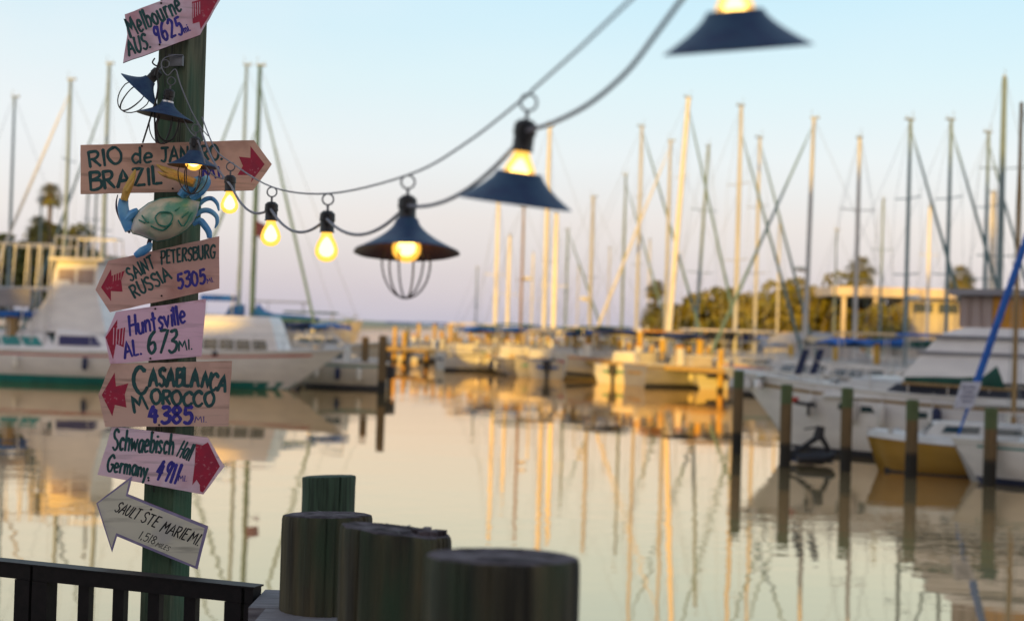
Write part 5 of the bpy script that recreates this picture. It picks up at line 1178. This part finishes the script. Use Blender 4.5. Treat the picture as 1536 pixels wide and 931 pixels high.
# ------------------------------------------------------------------ festoon lamps
def lamp_parts(root, kind, lit=True, drop=0, cage=True, shade_d=.205, neck=False, hgt=None, bd=0, rc_=.050):
    """origin = centre of the hanging ring; z down is negative"""
    b = MB(); b.tube(arc((0, 0, 0), .0155, 0, 2 * PI, 20, Vector((1, 0, 0))), .0024, 6, cap=False); b.tube([(0, 0, -.0155), (0, 0, -.034)], .0035, 6); b.build('hanging_ring', 'ring', root, smooth=True)
    b = MB(); b.lathe([(.001, -.032), (.012, -.032), (.021, -.040), (.022, -.060), (.0195, -.062), (.0195, -.088), (.022, -.092), (.001, -.092)], 20); b.box((.0, -.02, -.055), (.014, .014, .03)); b.build('socket', 'socket', root, smooth=True)
    zb = -.092 - bd
    if lit is not None:
        prof = [(.014, zb + bd), (.0145, zb), (.0175, zb - .012), (.027, zb - .030), (.0325, zb - .048), (.031, zb - .062), (.022, zb - .075), (.010, zb - .081), (.001, zb - .082)]
        b = MB(); b.lathe(prof, 24); bl = b.build('bulb', 'bulb_glass' if lit else 'ring', root, smooth=True)
        if lit:
            b = MB(); b.lathe([(.001, zb - .012), (.008, zb - .018), (.016, zb - .032), (.021, zb - .047), (.019, zb - .058), (.010, zb - .066), (.001, zb - .068)], 20); b.build('filament', 'bulb_glow', bl, smooth=True)
    if kind:
        R_ = shade_d / 2
        zt_ = -.085 - drop; r0 = .024 if drop == 0 else .042
        hgt = hgt or (.075 if drop == 0 else .058)
        out = []; inn = []
        for i in range(9):
            u = i / 8; r_ = r0 + (R_ - r0) * (u ** 1.35 if drop == 0 else u ** 1.12); z_ = zt_ - hgt * u ** .8
            out.append((r_, z_)); inn.append((r_ - .0008, z_ - .0016))
        rn_ = random.Random(kind); a1_, a2_ = rn_.uniform(0, 6), rn_.uniform(0, 6)
        wob = lambda th, z: .012 * math.sin(5 * th + a1_) * (-(z - zt_) / hgt) + .008 * math.sin(11 * th + a2_) * (-(z - zt_) / hgt)
        b = MB(); b.lathe(out + [(R_ + .001, zt_ - hgt - .002)], 40, wob=wob); b.cur = 1; b.lathe(inn + [(R_ + .001, zt_ - hgt - .002)], 40, wob=wob)
        b.build('shade', ['copper', 'shade_in'], root, smooth=True)
        if drop == 0 and neck:
            b = MB(); b.lathe([(.0225, -.078), (.0235, -.1)], 20); b.build('neck_collar', 'neck', root)
        if cage:
            zc = zt_ - hgt - .001; dp = .085
            for k in range(3):
                a_ = k * PI / 3 + .3; ax = Vector((math.cos(a_), math.sin(a_), 0))
                pts = [ax * rc_ * s0 + Vector((0, 0, zc)) for s0 in (1,)] + [ax * rc_ * 1.12 * math.cos(t_) + Vector((0, 0, zc - .02 - dp * math.sin(t_))) for t_ in [PI * i / 14 for i in range(15)]] + [ax * -rc_ + Vector((0, 0, zc))]
                b = MB(); b.tube(pts, .0022, 6); b.build('cage_wire', 'cage', root, smooth=True)
FG = 'festoon lamps strung across the view'
lamps = []
def festoon(label, px, py, D, kind=0, rot=(0, 0, 0), scale=1, **k):
    c = P(px, py, D); r_ = thing('festoon_lamp', label, 'lamp', c, rot, FG); lamp_parts(r_, kind, **k); r_.scale = (scale,) * 3; lamps.append((r_, c)); return r_
rollv = math.radians(0)
L4 = festoon('bare glowing bulb nearest the signpost, in front of the Rio board', 346, 250, 5.25)
L3 = festoon('bare glowing bulb, middle one of the three bare bulbs', 408, 288, 4.55)
L2 = festoon('bare glowing bulb, right one of the three bare bulbs', 492, 299, 3.95)
L1 = festoon('lamp with conical shade, lit bulb below it and wire cage, left of centre', 612, 273, 3.22, 1, (math.radians(-7), math.radians(-1), 0), shade_d=.238, bd=.010)
LA = festoon('lamp with slipped conical shade, bulb showing above it, upper centre', 793, 154, 2.66, 2, (math.radians(6), math.radians(6), 0), drop=.046, cage=False, shade_d=.215)
LB = festoon('nearest lamp cut by the top edge, bulb glowing above its blue shade', 1096, -118, 2.12, 3, (math.radians(10), math.radians(-6), 0), drop=.046, cage=False, shade_d=.225)
LC = festoon('small lit lamp with patinated shade in front of the Rio lettering', 294, 193, 5.40, 4, (0, math.radians(2), 0), shade_d=.195, hgt=.058, bd=-.014)
LD = festoon('unlit lamp with silver collar and patinated shade against the post', 257, 122, 5.52, 5, (0, math.radians(8), 0), lit=None, neck=True, shade_d=.22, hgt=.055)
LE = festoon('tilted dark lamp with loose wire cage left of the post top', 248, 96, 5.60, 6, (0, math.radians(42), 0), lit=None, shade_d=.19, hgt=.06)

# support wire and cable
def cable(name, label, pts, r_, m='cable', cat='cable'):
    b = MB(); b.tube(pts, r_, 8); return b.build(name, m, smooth=True, org=pts[0], cat=cat, label=label)
far_pt = P(284, 88, 5.62)
up0 = P(962, -14, 2.2)
rp = [o[1] + Vector((0, 0, .016)) for o in lamps[:6]]
pts = [P(303, 176, 5.55), P(322, 222, 5.4)] + [rp[0], rp[1], rp[2], rp[3], P(700, 214, 2.95), rp[4]]
pts = smooth_pts([tuple(p) for p in pts], 6)
pts = [Vector(p) for p in pts] + [P(800, 134, 2.62), P(870, 72, 2.42), P(950, -4, 2.22), P(1100, -150, 1.98)]
cable('support_wire', 'thin grey support wire from which the festoon lamps hang', pts, .0026)
# electric cable, drooping from socket to socket
sk = [o[1] + Vector((0, -.02, -.055)) for o in lamps[:5]]
cp = []
cp += sag(P(303, 200, 5.45), P(338, 268, 5.26), .02, 6)
for a_, c_, s0 in ((sk[0], sk[1], .055), (sk[1], sk[2], .055), (sk[2], sk[3], .055), (sk[3], sk[4], .045)): cp += sag(a_, c_, s0)[(0 if not cp else 1):]
cp += [Vector(p) for p in smooth_pts([tuple(sk[4]), tuple(P(830, 184, 2.6)), tuple(P(885, 155, 2.5)), tuple(P(940, 108, 2.4)), tuple(P(985, 50, 2.28)), tuple(P(1030, -10, 2.2)), tuple(P(1075, -60, 2.12))], 6)]
cable('lamp_cable', 'grey electric cable drooping from lamp socket to lamp socket', cp, .0042)
# cords bundled on the post
cords = [('dark cord running from the tilted lamp down behind the Rio board', [(590, 380), (575, 470), (580, 560), (560, 680), (560, 800), (568, 905)], .0035, 'wire_dark'),
         ('dark cord slanting down left of the post to the Rio board', [(565, 640), (540, 720), (510, 820), (482, 908)], .0035, 'wire_dark'),
         ('looping black cord hanging beside the post below the unlit lamp', [(590, 740), (570, 800), (585, 860), (625, 895), (670, 885), (700, 830), (715, 770)], .0035, 'wire_dark'),
         ('pale wire from the post bracket down past the unlit lamp', [(690, 350), (620, 370), (600, 420), (640, 480), (690, 440), (720, 530), (750, 605)], .0018, 'cable'),
         ('grey twisted wire from the unlit lamp to the small lit lamp', [(700, 470), (730, 560), (790, 700), (830, 780), (860, 850)], .0022, 'cable'),
         ('pale wire running down right toward the first bare bulb', [(725, 720), (780, 830), (830, 880), (850, 905)], .0022, 'cable'),
         ('thin wire across the right face of the post', [(800, 720), (860, 820), (900, 865)], .0018, 'cable'),
         ('black clamp wire around the neck of the tilted lamp', [(560, 370), (545, 400), (580, 420), (590, 380), (570, 440), (560, 480)], .003, 'wire_dark')]
for l_, q, r_, m_ in cords:
    pp = [Vector(v) for v in smooth_pts([tuple(P(*Z1(x, y), 5.50 if r_ > .002 else 5.46)) for x, y in q], 5)]
    cable('cord', l_, pp, r_, m_, 'cord')
pp = [Vector(v) for v in smooth_pts([tuple(P(*Z2(x, y), 5.34)) for x, y in [(870, 90), (905, 180), (925, 260), (970, 320), (1030, 345), (1080, 350)]], 5)]
cable('cord', 'grey wire draped over the small lit lamp shade', pp, .003, 'cable', 'cord')
